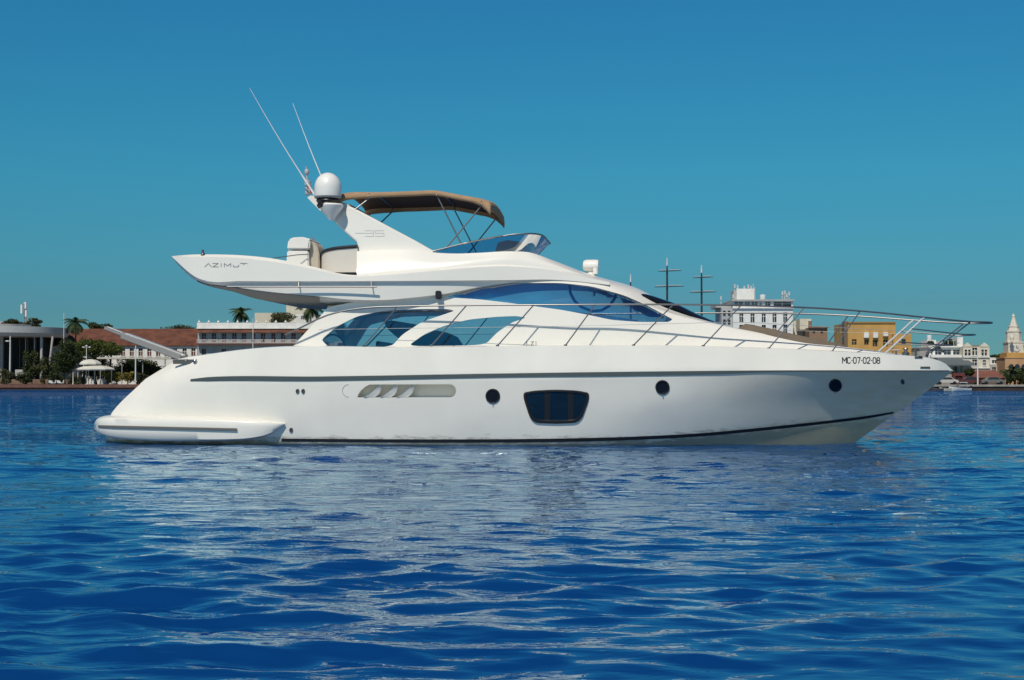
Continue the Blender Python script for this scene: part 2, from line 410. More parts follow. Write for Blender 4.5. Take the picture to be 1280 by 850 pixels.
bb = [(352,551.8),(500,553),(600,553),(700,552.2),(800,549.6),(880,545),(960,537.4),(1040,528.6),(1090,522),(1120,516)]
X = np.linspace(352, 1117, 110); g = []
for k in range(3):
    t = k / 2; yy = soft([a for a, _ in bt], [b for _, b in bt], X) * (1-t) + soft([a for a, _ in bb], [b for _, b in bb], X) * t
    g.append([hit(HB, x, y, 0.006) or U(x, y, 0.1) for x, y in zip(X, yy)])
both(lambda mb, s: mb.grid([sgn(r, s) for r in g]), 'boot_stripe', black, hull, smooth=60)

# ---- portholes and the big hull window
def disc_on(bv, cx, cy, rx, ry, off, n=28, inner=0.0):
    ring = [hit(bv, cx + rx*math.cos(2*math.pi*k/n), cy + ry*math.sin(2*math.pi*k/n), off) for k in range(n)]
    return ring
for cx, cy, r in ((616, 495, 9.2), (828, 484, 9.0), (1044, 481.5, 8.0)):
    def hole(mb, s, cx=cx, cy=cy, r=r):
        a = disc_on(HB, cx, cy, r, r, 0.0); b = disc_on(HB, cx, cy, r*0.98, r*0.98, 0.022); c = disc_on(HB, cx, cy, r*0.80, r*0.80, 0.022); d = disc_on(HB, cx, cy, r*0.76, r*0.76, 0.008)
        mb.grid([sgn(x, s) for x in (a, b, c, d)], closed=True)
    fr = both(hole, 'porthole', black, hull, smooth=35)
    for s, o in zip((1, -1), fr):
        m_ = MB(); d = sgn(disc_on(HB, cx, cy, r*0.77, r*0.77, 0.007), s); m_.add(d, [tuple(range(len(d)))]); m_.build('pane', blk_gloss, o)
        m_ = MB(); a = U(cx, cy + r*0.7, 0); P = sgn([hit(HB, cx, cy + r*0.86, 0.03), hit(HB, cx, cy + r*1.12, 0.03)], s)
        m_.tube(P, 0.012, 6); m_.build('latch', steel, o)
def smooth_poly(pts, n=6, r=0.3):
    """round the corners of a closed pixel polygon"""
    out = []; N = len(pts)
    for i in range(N):
        p0, p1, p2 = Vector(pts[i-1]), Vector(pts[i]), Vector(pts[(i+1) % N])
        a = p1.lerp(p0, r); b = p1.lerp(p2, r)
        for k in range(n + 1):
            t = k / n; q = a*(1-t)**2 + p1*2*t*(1-t) + b*t**2; out.append((q.x, q.y))
    return out
def pane_mesh(mb, poly, s, bv, off):
    """fill a curved pane: rays through a fine triangulation of the outline"""
    bm = bmesh.new(); vs = [bm.verts.new((x, y, 0)) for x, y in poly]; bm.faces.new(vs)
    bmesh.ops.triangulate(bm, faces=bm.faces)
    x0 = min(a for a, _ in poly); x1 = max(a for a, _ in poly)
    for k in range(1, 16):
        bmesh.ops.bisect_plane(bm, geom=bm.verts[:] + bm.edges[:] + bm.faces[:], plane_co=(x0 + (x1-x0)*k/16, 0, 0), plane_no=(1, 0, 0))
    y0 = min(b for _, b in poly); y1 = max(b for _, b in poly)
    for k in range(1, 4):
        bmesh.ops.bisect_plane(bm, geom=bm.verts[:] + bm.edges[:] + bm.faces[:], plane_co=(0, y0 + (y1-y0)*k/4, 0), plane_no=(0, 1, 0))
    bm.verts.ensure_lookup_table(); bm.verts.index_update()
    P = []
    for v in bm.verts:
        h = hit(bv, v.co.x, v.co.y, off); P.append(h if h is not None else Vector((0, 0, 0)))
    mb.add(sgn(P, s), [tuple(v.index for v in f_.verts) for f_ in bm.faces]); bm.free()
def clipx(poly, x, side):
    out = []
    for i in range(len(poly)):
        a, b = poly[i-1], poly[i]; ia, ib = (a[0]-x)*side >= 0, (b[0]-x)*side >= 0
        if ia != ib:
            t = (x-a[0])/(b[0]-a[0]); out.append((x, a[1]+(b[1]-a[1])*t))
        if ib: out.append(b)
    return out
hw = smooth_poly([(652,491),(668,488),(694,486.8),(722,488),(739,491.5),(726,528.5),(694,530),(664,528.5)], 5, 0.32)
def scale_poly(p, k, k2=None):
    cx = sum(a for a, _ in p)/len(p); cy = sum(b for _, b in p)/len(p); k2 = k2 or k
    return [(cx+(a-cx)*k, cy+(b-cy)*k2) for a, b in p]
hwi = scale_poly(hw, 0.90, 0.82)
def frame(mb, s):
    mb.grid([sgn([hit(HB, x, y, o) for x, y in P], s) for P, o in ((hw, 0.0), (scale_poly(hw, .985, .97), 0.03), (scale_poly(hw, .915, .85), 0.03), (hwi, 0.006))], closed=True)
fr = both(frame, 'hull_window', black, hull, smooth=35)
hullglass = mat('hull_glass_blue', (0.006, 0.017, 0.03), 0.05, spec=0.8)
for s, o in zip((1, -1), fr):
    for x0, x1 in ((650, 680.5), (687.5, 709.5), (716.5, 742)):
        q = clipx(clipx(scale_poly(hw, 0.92, 0.86), x0, 1), x1, -1)
        m_ = MB(); pane_mesh(m_, q, s, HB, 0.012); m_.build('pane', hullglass, o, merge=0.0005)
    m_ = MB(); pane_mesh(m_, scale_poly(hw, 0.93, 0.87), s, HB, 0.006); m_.build('mullion', black, o)
for cx, cy in ((372, 489), (379, 489), (364, 537.5), (1128, 477)):
    def drain(mb, s, cx=cx, cy=cy):
        mb.grid([sgn(disc_on(HB, cx, cy, a, a*1.3, o, 12), s) for a, o in ((2.4, 0), (2.2, 0.02), (1.3, 0.02), (1.2, 0.005), (0.2, 0.005))], closed=True)
    both(drain, 'drain_outlet', rubm, hull, smooth=30)

# ---- swim platform with its wings along the quarters
PX = [118, 121, 128, 140, 170, 210, 260, 300, 325, 345, 356]
top_y = [529, 524, 520.5, 518.8, 519, 519.5, 520.5, 522.5, 524.5, 527, 529.5]
out_y = [533, 531, 530, 530, 530.5, 531, 532, 533, 533, 531.5, 530]
bot_y = [537, 540, 543.5, 547, 550, 551.5, 551.5, 550.5, 547, 539, 531]
brd = [1.55, 1.95, 2.15, 2.28, 2.38, 2.44, 2.47, 2.47, 2.43, 2.34, 2.27]
inb = [1.5, 1.7, 1.7, 1.75, 1.9, 2.05, 2.1, 2.15, 2.15, 2.15, 2.18]
X = np.concatenate([np.linspace(118, 140, 10)[:-1], np.linspace(140, 356, 40)])
f = lambda ys: pchip(PX, ys, X)
T, O, Bt, Bw, I = f(top_y), f(out_y), f(bot_y), f(brd), f(inb)
r = [[] for _ in range(9)]
for x, t, o, b, w_, i in zip(X, T, O, Bt, Bw, I):
    r[0].append(U(x, t, i)); r[1].append(U(x, t + (o-t)*0.10, i + (w_-i)*0.5)); r[2].append(U(x, t + (o-t)*0.30, i + (w_-i)*0.93)); r[3].append(U(x, t+(o-t)*0.45, w_))
    r[4].append(U(x, o, w_)); r[5].append(U(x, o + (b-o)*0.4, w_ - 0.005)); r[6].append(U(x, o + (b-o)*0.88, w_ - 0.03)); r[7].append(U(x, b, w_ - 0.10)); r[8].append(U(x, b, i - 0.1))
pm = MB(); pm.grid(r); pm.grid([mirror(q) for q in r], flip=True)
# span across the stern
st = [q[0] for q in r]; pm.grid([st, mirror(st)])
aft = [i for i, x in enumerate(X) if x <= 178]
pm.grid([[r[0][i] for i in aft], [Vector((r[0][i].x, -r[0][i].y, r[0][i].z)) for i in aft]])
plat = pm.build('swim_platform', white, yacht, merge=0.003, smooth=50)
def prail(mb, s):
    xs = np.linspace(119, 296, 40); yy = np.interp(xs, [119, 296], [533, 537]); ww = pchip(PX, brd, xs)
    rows_ = [[], [], [], []]
    for x, y, w_ in zip(xs, yy, ww):
        rows_[0].append(U(x, y-1.9, w_-0.01)); rows_[1].append(U(x, y-1.3, w_+0.035)); rows_[2].append(U(x, y+1.3, w_+0.035)); rows_[3].append(U(x, y+1.9, w_-0.01))
    mb.grid([sgn(q, s) for q in rows_])
both(prail, 'rub_strip', mat('strip_grey', (0.13, 0.125, 0.115), 0.4), plat, smooth=35)

# ---- mooring slot on the quarter and the cleats in it
def slot(mb, s):
    P = [hit(HB, x, y, 0.006) for x, y in rrect(216, 255, 449.3, 455.0, 1.2, 3)]
    if None in P: P = [U(x, y, 2.0) for x, y in rrect(216, 255, 449.3, 455.0, 1.2, 3)]
    mb.add(sgn(P, s), [tuple(range(len(P)))])
sl_ = both(slot, 'fairlead_slot', mat('slot_dark', (0.10, 0.10, 0.09), 0.3), hull)
for s, o in zip((1, -1), sl_):
    for x in (233.5, 244.5):
        m_ = MB(); P = hit(HB, x, 452, 0.02) or U(x, 452, 2.02); P = sgn([P], s)[0]
        m_.lathe((P.x, P.y, P.z - 0.045), [(0.028, 0), (0.05, 0.03), (0.05, 0.06), (0.028, 0.09)], 12); m_.build('cleat', steel, o, smooth=40)

# ---- deckhouse: hollow shell with real window openings
def zsheer(x):
    return float(np.interp(x, [p.x for p in R_sheer], [p.z for p in R_sheer]))
b_base = [(362,1.80),(400,1.84),(600,1.80),(750,1.66),(850,1.46),(950,1.14),(1050,0.72),(1110,0.40),(1150,0.10)]
y_1 = [(405,390,1.72),(425,385,1.72),(450,381.5,1.71),(500,379,1.70),(560,378,1.68),(660,379,1.62),(760,385,1.56),(800,389,1.46),(840,397,1.32),(900,409,1.06),(950,418,0.86),(1050,434,0.48),(1110,441.5,0.25),(1150,447.5,0.06)]
y_2 = [(409,384,1.67),(440,379,1.66),(500,374,1.62),(560,367,1.57),(600,357,1.53),(640,351.5,1.49),(700,350,1.43),(740,354.5,1.34),(780,365,1.22),(812,379,1.10),(840,390,1.0),(900,406.5,0.80),(950,417,0.62),(1050,433.5,0.34),(1110,441,0.16),(1150,447,0.04)]
y_3 = [(410,380),(440,376),(500,370),(560,361),(600,350),(640,342),(690,334),(720,338),(750,346.5),(800,361.8),(830,378),(850,386.3),(870,394.5),(900,404.5),(940,414.5),(990,425),(1050,433),(1110,440.5),(1150,446.5)]
def cabin_rows(us, db=0.0, dz=0.0, e0=0, e1=0, floor=None):
    def L(c, k=1.0, yo=0.0):
        px = [a[0] for a in c]; X = px[0] + e0 + (px[-1] - e1 - px[0] - e0) * np.asarray(us)
        Y = soft(px, [a[1] for a in c], X) + yo
        Bv = pchip([a[0] for a in (c if len(c[0]) == 3 else y_2)], [a[-1] for a in (c if len(c[0]) == 3 else y_2)], X) * k
        return [(lambda p: Vector((p.x, min(p.y + db, -0.001), p.z - dz)))(U(x, y, b)) for x, y, b in zip(X, Y, Bv)]
    X = 362 + e0 + (1150 - e1 - 362 - e0) * np.asarray(us)
    base = []
    for x in X:
        b = float(pchip([c[0] for c in b_base], [c[1] for c in b_base], [x])[0]); p = U(x, 434, b)
        z = zsheer(p.x) - 0.06
        if x < 375: z = min(z, zsheer(p.x))
        base.append(Vector((p.x, min(-b + db, -0.001), z + (floor or 0))))
    r1 = L(y_1); r2 = L(y_2); r3 = L(y_3, 0.55, 1.2); r4 = L([(a, b, 0) for a, b in y_3], 0.0)
    r4 = [Vector((p.x, 0, p.z)) for p in r4]
    return base, r1, r2, r3, r4
def cabin_solid(us, mats, mi, sub=5, **kw):
    base, r1, r2, r3, r4 = cabin_rows(us, **kw)
    rr = catmull([base, r1, r2, r3, r4], sub, sharp=())
    rr = [[Vector((p.x, 0, p.z)) for p in base]] + rr
    m = MB(); m.grid(rr, mi); m.grid([mirror(q) for q in rr], mi, flip=True)
    for e in (0, -1):
        E = [q[e] for q in rr]
        m.add(E[:-1] + [E[-1]] + mirror(E[1:-1])[::-1], [tuple(range(2*len(E) - 2))], mi)
    return m
cus = np.linspace(0, 1, 90)
cm = cabin_solid(cus, None, 0)
cabin = cm.build('deckhouse', [white, inside], yacht, merge=0.002, smooth=60)
CB = bvh_of(cabin.data)
im = cabin_solid(np.linspace(0, 1, 50), None, 0, db=0.09, dz=0.09, e0=10, e1=262, floor=0.08)
boolean(cabin, im.mesh('inner', [inside], merge=0.002))
# window outlines as (lower curve, upper curve) in pixels
W1lo = [(402,424),(406,430),(415,434),(440,434.3),(486,433.6)]
aft_w = smooth_poly([(401.5,424.5),(411,434.3),(489,433.6),(503,418),(528,402),(555,393),(568,388.5),(560,386.3),(520,386.3),(480,388.5),(447,395),(421,408)], 4, 0.25)
fwd_w = smooth_poly([(509,433),(606,431.5),(622,415),(640,403),(658,397),(645,395),(620,396),(585,399.5),(553,408),(530,418)], 4, 0.25)
up_w = smooth_poly([(557,371.5),(600,374.2),(640,379),(700,387),(735,393.5),(765,400),(800,402.5),(836,402.5),(841,399),(825,390.5),(806,380.5),(780,369),(740,358),(700,353.5),(640,353.5),(600,359.5),(575,366)], 4, 0.22)
def fillpoly(bv, poly, off):
    return [hit(bv, x, y, off) for x, y in poly]
port_low = smooth_poly([(398,430),(640,431),(656,410),(662,385),(560,384),(470,386),(420,398)], 3, 0.12)  # unseen port openings, enlarged so sky shows through the near windows
port_up = smooth_poly([(552,371),(590,356),(640,348.5),(700,347.5),(745,353),(790,369),(830,388),(844,399),(800,402),(735,394),(640,379)], 3, 0.15)
cut = MB()
for P, ya, yb in ((aft_w, -3, 0), (fwd_w, -3, 0), (up_w, -3, 0), (port_low, 0.3, 3), (port_up, 0.3, 3)):
    H = fillpoly(CB, P, 0); cut.prism([(p.x, p.z) for p in H], ya, yb)
ax0, ax1 = U(350, 400, 0).x, U(436, 400, 0).x; az0, az1 = U(400, 431, 1.8).z, U(420, 392, 1.6).z
cut.box((ax0, -1.35, az0), (ax1, 1.35, az1))
boolean(cabin, cut.mesh('cut', [white]))
cabin.data.shade_smooth(); cabin.data.set_sharp_from_angle(angle=rad(35))
for P, g_, sd in ((aft_w, glass_s, 1), (fwd_w, glass_s, 1), (up_w, glass_w, 1), (port_low, glass_s, -1), (port_up, glass_s, -1)):
    m_ = MB(); pane_mesh(m_, scale_poly(P, 1.004, 1.01), sd, CB, -0.02); m_.build('window_pane', g_, cabin, smooth=180)
m_ = MB(); m_.box((ax1 - 0.35, -1.36, az0), (ax1 - 0.34, 1.36, az1)); m_.build('aft_door', glass_s, cabin)
# saloon furniture that shows through the glass
def furn(name, polypx, b0, b1, m_=darkseat):
    P = [U(x, y, (b0+b1)/2) for x, y in polypx]; q = MB(); q.prism([(p.x, p.z) for p in P], -b1, -b0); return q.build(name, m_, cabin, bevel=0.02)
furn('helm_seat', [(482,401),(498,402),(522,406),(526,415),(505,426),(497,420),(488,412)], 0.2, 0.9)
furn('settee', [(478,438),(478,427),(486,429),(500,431),(530,432),(540,438)], -0.9, 0.6)
furn('galley_counter', [(512,438),(530,424),(552,414),(566,420),(574,432),(590,436),(590,440)], -0.6, 1.0)
furn('dashboard', [(700,400),(720,392),(770,398),(800,403),(800,409),(700,409)], -1.0, 0.9, inside)
q = MB(); q.tube([U(x, y, 0.1) for x, y in ((404,420),(418,418),(427,423),(432,434))], 0.022, 6); q.build('hand_rail', darkseat, cabin)
q = MB(); q.tube([U(x, y, 0.9) for x, y in ((712,357),(713,366),(718,376),(727,384),(740,389),(752,388),(762,382),(769,372),(771,364))], 0.03, 6); q.build('windscreen_frame', black, cabin, smooth=60)
q = MB(); q.tube([U(455+30*0, 436, 0.2), U(490, 400, 0.2)], 0.016, 6); q.build('table_leg', darkseat, cabin)
# windscreen glass bulging ahead of the side pillars
wp = [(804,363.8,0.95),(818,369,0.98),(832,375,0.95),(852,383,0.86),(866,390,0.76),(886,398.8,0.58),(908,408,0.3)]
X = np.linspace(802, 908, 24); Y = soft([a[0] for a in wp], [a[1] for a in wp], X); Bv = pchip([a[0] for a in wp], [a[2] for a in wp], X)
rows = []
for k in range(9):
    t = k / 8; a = math.pi * t
    rows.append([(lambda c: Vector((c.x, -b * math.cos(a), c.z - 0.16 + (0.09 + 0.07*min(1, max(0, (c.x - U(802, 362, 0).x)/0.6))) * math.sin(a)**0.7)))(U(x, y, 0)) for x, y, b in zip(X, Y, Bv)])
q = MB(); q.grid(rows); q.build('windscreen', mat('windscreen_dark', (0.01, 0.012, 0.015), 0.06), cabin, smooth=180)
# foredeck sun pad
sp = [(918,406.5,0.55),(925,406,0.75),(950,410,0.8),(990,419,0.72),(1030,427,0.55),(1055,432.5,0.35),(1064,436.5,0.2)]
X = np.linspace(918, 1064, 26); Y = soft([a[0] for a in sp], [a[1] for a in sp], X); Bv = pchip([a[0] for a in sp], [a[2] for a in sp], X)
rows = []
for k in range(13):
    t = k / 12; a = math.pi * t
    rows.append([(lambda c: Vector((c.x, -b * math.cos(a), c.z - 0.17 + 0.17 * min(1, math.sin(a)*3)**0.8 * (min(1, (i+0.3)/2, (len(X)-i-0.7)/2)))))(U(x, y, 0)) for i, (x, y, b) in enumerate(zip(X, Y, Bv))])
q = MB(); q.grid(rows); q.build('sun_pad', cushion, yacht, smooth=60)

# ---- flybridge deck moulding with the long aft wings
FP = np.concatenate([np.linspace(215, 262, 16)[:-1], np.linspace(262, 762, 70)])
def FL(ctrl, b): 
    Y = soft([a for a, _ in ctrl], [c for _, c in ctrl], FP); Bv = pchip([a for a, _ in b], [c for _, c in b], FP)
    return [U(x, y, w_) for x, y, w_ in zip(FP, Y, Bv)]
bC = [(215,1.62),(225,1.82),(245,1.98),(280,2.05),(400,2.07),(480,2.03),(560,1.87),(600,1.74),(640,1.62),(690,1.50),(740,1.36),(762,1.28)]
bm_ = lambda d, k=1: [(a, (c - d) * k) for a, c in bC]
T = FL([(215,320),(238,318.3),(260,318),(300,319),(340,323),(370,328.6),(400,335.5),(425,342),(450,344),(480,342),(545,336),(640,330),(690,335),(740,347),(762,352)], bm_(0.10))
T0 = FL([(215,320.6),(238,321),(260,321),(300,322.5),(340,327),(370,332),(400,338.5),(425,344),(450,345.5),(480,344),(545,338.5),(640,333),(690,337.5),(740,348.5),(762,353)], bm_(0.015))
C_ = FL([(215,321),(225,330.5),(235,339.5),(246,347),(257,350.8),(300,351.3),(470,351.3),(640,350),(690,349.5),(740,353.5),(762,356)], bC)
C2 = FL([(215,321.4),(225,331.6),(235,341.2),(246,349),(257,353),(300,353.8),(470,353.6),(640,351.5),(690,350.8),(740,355),(762,357.5)], bm_(0.07))
L_ = FL([(215,321.8),(225,332.5),(235,342.3),(246,350),(257,354),(285,357.5),(320,362.5),(350,366),(395,370),(440,374.5),(480,375),(520,371.5),(560,366.5),(600,358.5),(640,353),(690,351.5),(740,356),(762,358)], bm_(0.10))
U1 = FL([(215,322.2),(225,333.5),(235,343.5),(246,351),(258,356),(290,363.5),(325,373.8),(360,376),(395,377.5),(440,379),(480,379),(520,376),(560,371),(600,363),(640,357),(690,355),(740,358),(762,360)], bm_(0.42))
UC = [Vector((p.x, 0, p.z)) for p in U1]
TI = [Vector((p.x, p.y + 0.12, p.z - 0.06)) for p in T]
TC = [Vector((p.x, 0, p.z)) for p in TI]
rows = [UC] + catmull([U1, L_], 3) + [C2] + catmull([C_, T0], 5) + [T, TI, TC]
q = MB(); q.grid(rows); q.grid([mirror(a) for a in rows], flip=True)
for e in (0, -1):
    E = [a[e] for a in rows]; q.add(E + mirror(E[1:-1])[::-1], [tuple(range(2*len(E)-2))])
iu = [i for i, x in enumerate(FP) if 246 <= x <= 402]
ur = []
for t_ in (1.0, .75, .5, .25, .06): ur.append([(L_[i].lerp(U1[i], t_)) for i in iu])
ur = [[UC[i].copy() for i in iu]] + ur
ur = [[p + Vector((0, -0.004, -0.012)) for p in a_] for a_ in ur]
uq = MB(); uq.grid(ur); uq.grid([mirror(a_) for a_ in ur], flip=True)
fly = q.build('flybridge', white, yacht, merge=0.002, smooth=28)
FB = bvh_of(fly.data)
uq.build('underside_shade', mat('shade_grey', (0.26, 0.245, 0.215), 0.5), fly, merge=0.002, smooth=50)  # sheet added below the wings, their shade put into its grey
# coaming
CP = np.concatenate([np.linspace(446, 470, 8)[:-1], np.linspace(470, 752, 50)])
def CL(ctrl, b):
    Y = soft([a for a, _ in ctrl], [c for _, c in ctrl], CP); Bv = pchip([a for a, _ in b], [c for _, c in b], CP)
    return [U(x, y, w_) for x, y, w_ in zip(CP, Y, Bv)]
cbb = [(446,1.92),(560,1.78),(640,1.58),(690,1.45),(752,1.2)]; cbt = [(446,1.62),(560,1.55),(640,1.42),(670,1.25),(700,1.05),(752,0.85)]
c0 = CL([(446,350),(640,345),(700,345),(752,356)], cbb)
c1 = CL([(446,338),(470,336),(545,331),(600,327),(640,325),(680,329),(720,341),(752,352)], [(a, b*0.97) for a, b in cbb])
c2 = CL([(446,314),(470,312.5),(520,313),(545,316),(570,317),(600,316),(640,314.2),(662,315.5),(690,325),(720,336.5),(752,349)], cbt)
c3 = [Vector((p.x, p.y*0.88, p.z + 0.004)) for p in c2]
c4 = [Vector((p.x, 0, p.z + 0.02)) for p in c2]
rows = catmull([c0, c1, c2], 5, sharp=()) + [c3, c4]
q = MB(); q.grid(rows); q.grid([mirror(a) for a in rows], flip=True)
E = [a[0] for a in rows]; q.add(E + mirror(E[:-1])[::-1], [tuple(range(2*len(E)-1))])
coam = q.build('coaming', white, fly, merge=0.002, smooth=40)
# rounded aft seat back with a dark rim
def upath(ya, n=30, dz=0.0):
    out = []
    for k in range(n + 1):
        a = math.pi * k / n
        x = 458 - 55 * math.sin(a)**0.55; b = 1.5 * (1 if math.cos(a) >= 0 else -1) * abs(math.cos(a))**0.6
        y = np.interp(x, [403, 408, 415, 430, 458], ya)
        p = U(x, y, 0.6); out.append(Vector((p.x, -b, p.z)))
    return out
a = upath([324, 319.5, 317, 314.8, 312.5]); b = upath([344]*5)
q = MB(); q.grid([b, [p - Vector((0, 0, .02)) for p in a], [Vector((p.x + .08, p.y*.93, p.z - .02)) for p in a], [Vector((p.x + .08, p.y*.93, p.z)) for p in b]]); q.build('seat_back', mat('cream_vinyl', (0.62, 0.58, 0.52), 0.5), fly, smooth=40)
q = MB(); q.tube(a, 0.035, 8); q.build('rim', darkseat, fly, smooth=60)
q = MB(); p = U(443, 314, 1.42); q.tube([p, p - Vector((0, 0, .22))], 0.02, 6); q.build('strap', darkseat, fly)
# steel grab rail under the wing
for yy in ():
    pass
def grab(mb, s):
    mb.tube(sgn([U(x, 358.3, 2.10) for x in np.linspace(284, 471, 12)], s), 0.018, 8)
    for x in (373, 464): mb.tube(sgn([U(x, 352, 2.04), U(x, 358.5, 2.10)], s), 0.014, 6)
both(grab, 'grab_rail', railm, fly, smooth=60)
# cabinet with a rounded lid
def cab(y0, y1, x0, x1, r, name, m_, h0=1.0, h1=0.35):
    P = rrect(x0, x1, y0, y1, r, 4); Q = [U(x, y, 0.7) for x, y in P]; q = MB(); q.prism([(p.x, p.z) for p in Q], -h0, -h1); return q.build(name, m_, fly, bevel=0.03)
def prismpx(name, P, b0, b1, m_, parent, bevel=0.02):
    Q = [U(x, y, b1) for x, y in P]; q = MB(); q.prism([(p.x, p.z) for p in Q], -b1, -b0); return q.build(name, m_, parent, bevel=bevel)
cream = mat('cabinet_white', (0.74, 0.72, 0.68), 0.4)
bar_ = prismpx('wet_bar', [(357,336),(359,313.2),(385,313.2),(386,342),(358,342)], 0.2, 1.15, cream, fly)
prismpx('lid', [(358.5,311.6),(360,299.5),(366,296.6),(378,296),(386,298),(388,300),(386,311.6)], 0.17, 1.18, cream, bar_, 0.03)
prismpx('sink_unit', [(386.5,341),(386.5,300),(393,303),(397,309),(399,318),(399,342)], 0.3, 1.0, mat('shade_cream', (0.45, 0.40, 0.33), 0.6), bar_)  # shade on this right-hand part is put into its darker cream
q = MB()
for k in range(7):
    x = 392 + k*1.6; q.tube([U(x, 298 + k*1.8, 0.3), U(x + 4, 322, 0.3)], 0.012, 5)
q.tube([U(390, 297, 0.35), U(396, 303, 0.35), U(402, 313, 0.35)], 0.02, 6); q.tube([U(389, 309, 0.35), U(398, 316, 0.35), U(404, 327, 0.35)], 0.02, 6)
q.build('chair_back', mat('chair_grey', (0.14, 0.16, 0.18), 0.6), fly)
prismpx('deck_chair_seat', [(389,324),(404,327),(406,331),(404,338),(390,338)], -0.3, 0.5, darkseat, fly)
q = MB(); q.tube([U(341, 322.8, 1.9), U(372, 318.5, 1.3), U(385, 318, 1.2)], 0.01, 5); q.build('cord', rubm, fly)
q = MB(); p = U(253.5, 318, 1.93); q.lathe(p, [(0.05, 0), (0.04, .03), (0.025, .04), (0.025, .09), (0.01, .1)], 10); q.build('stern_light', rubm, fly, smooth=40)
def navl(mb, s):
    P = [U(x, y, 1.86) for x, y in rrect(544.5, 551.5, 363.5, 374, 2, 3)]; mb.prism([(p.x, p.z) for p in P], -1.90*s, -1.74*s)
both(navl, 'loudspeaker', black, fly, bevel=0.01)

# ---- radar arch
arch_fin = smooth_poly([(417.5,277.5),(434,256),(443,260),(462,270),(488,284),(520,301),(550,318),(560,325),(450,325),(454,313),(452.5,309),(440,298)], 3, 0.12)
def afin(mb, s):
    A = [U(x, y, 1.42) for x, y in arch_fin]
    n = len(A); cx = sum(p.x for p in A)/n; cz = sum(p.z for p in A)/n
    def ins(k, b): return [Vector((cx + (p.x-cx)*k, -b, cz + (p.z-cz)*k)) for p in A]
    def shr(d, yb):   # inset a little for a rounded edge, leaning inboard with height
        out = []
        for i, p in enumerate(A):
            t = (p.z - A[-1].z); tng = (A[(i+1) % n] - A[i-1]).normalized(); nr = Vector((-tng.z, 0, tng.x)).normalized()
            q_ = p + nr * d; lean = 0.10 * max(0, (p.z - 3.7))
            out.append(Vector((q_.x, -(yb - lean), q_.z)))
        return out
    ex = 1 if shr(0.01, 1.4)[3].z < A[3].z else -1
    R_ = [shr(0.035*ex, 1.50), shr(0.01*ex, 1.485), shr(0, 1.46), shr(0, 1.30), shr(0.03*ex, 1.27)]
    mb.grid([sgn(r_, s) for r_ in R_], closed=True)
    for r_ in (R_[0], R_[-1]): mb.add(sgn(r_, s), [tuple(range(n))])
arch = empty('radar_arch', (0, 0, 0), 0, yacht)
af = both(afin, 'arch_leg', white, arch, smooth=35)
cross = smooth_poly([(381,245.5),(386,243.2),(398,243.5),(414,247),(437,254.5),(442,260),(421,281),(414,275),(398,263)], 3, 0.15)
Q = [U(x, y, 1.30) for x, y in cross]; n = len(Q)
rows = []
for k in range(21):
    t = k / 20 * 2 - 1; s_ = 1 - 0.10 * (abs(t)**6)
    cx = sum(p.x for p in Q)/n; cz = sum(p.z for p in Q)/n
    rows.append([Vector((cx + (p.x-cx)*s_ , t * 1.31, cz + (p.z-cz)*s_)) for p in Q])
q = MB(); q.grid(rows, closed=True); q.add(rows[0], [tuple(range(n))]); q.add(rows[-1], [tuple(range(n))]); q.build('crossbar', white, arch, merge=0.001, smooth=40)
# satellite dome
c = U(410, 233, 1.62)
sc_ = (CAML - c).length / F
dome = MB()
prof = [(16*sc_, -14.5*sc_), (16.6*sc_, -12*sc_), (16.8*sc_, -2*sc_)] + [(16.8*sc_*math.cos(rad(a)), -2*sc_ + 19*sc_*math.sin(rad(a))) for a in range(12, 90, 13)] + [(0.01, 17*sc_)]
dome.lathe(c, prof, 32); dm = dome.build('satellite_dome', white2, arch, smooth=50)
q = MB(); q.lathe(c, [(15.5*sc_, -15.2*sc_), (16.2*sc_, -14.6*sc_), (16.9*sc_, -13.4*sc_), (16.9*sc_, -12.6*sc_)], 32); q.build('seam', mat('seam_grey', (0.3, 0.3, 0.3), 0.5), dm, smooth=40)
q = MB(); q.lathe(c, [(12*sc_, -27*sc_), (14*sc_, -24*sc_), (12.5*sc_, -21*sc_), (14.5*sc_, -18*sc_), (13*sc_, -14*sc_)], 24); q.build('dome_mount', black, dm, smooth=40)
p = U(417, 255, 1.15)
q = MB(); q.lathe(U(414, 257, 1.62), [(0.05, -.30), (.12, -.20), (.24, -.05), (.26, 0.0), (.24, .03)], 24); q.build('pedestal', white2, dm, smooth=40)
# antennas and the lamp mast
def ant(px0, py0, px1, py1, b0, b1):
    P0, P1 = U(px0, py0, b0), U(px1, py1, b1); q = MB()
    pts = [P0.lerp(P1, k/14) + Vector((0, 0, -0.05*math.sin(math.pi*k/14))) for k in range(15)]
    q.tube(pts, [0.026 if k < 3 else 0.016 - 0.0008*k for k in range(15)], 8); return q
ant(393, 243, 312, 110, 1.15, 1.45).build('whip_antenna', mat('antenna_white', (0.75, 0.75, 0.73), 0.4), arch, smooth=60)
ant(412, 245, 366, 129, -1.1, -1.3).build('whip_antenna', MATS['antenna_white'], arch, smooth=60)
lm = MB(); P = U(384, 244, 0.9)
lm.tube([P, U(384, 224, 0.9), U(382.5, 208, 0.9)], [0.035, 0.025, 0.012], 8)
lm.tube([U(381, 236, 0.9), U(389, 231, 0.9)], 0.02, 6)
for yy, r_ in ((240, .075), (229, .07), (215, .05)):
    lm.lathe(U(385.5 - (240-yy)*0.08, yy, 0.9), [(r_*.6, -.06), (r_, -.04), (r_, .04), (r_*.6, .06)], 12)
lmo = lm.build('light_mast', mat('mast_grey', (0.42, 0.42, 0.43), 0.4), arch, smooth=50)
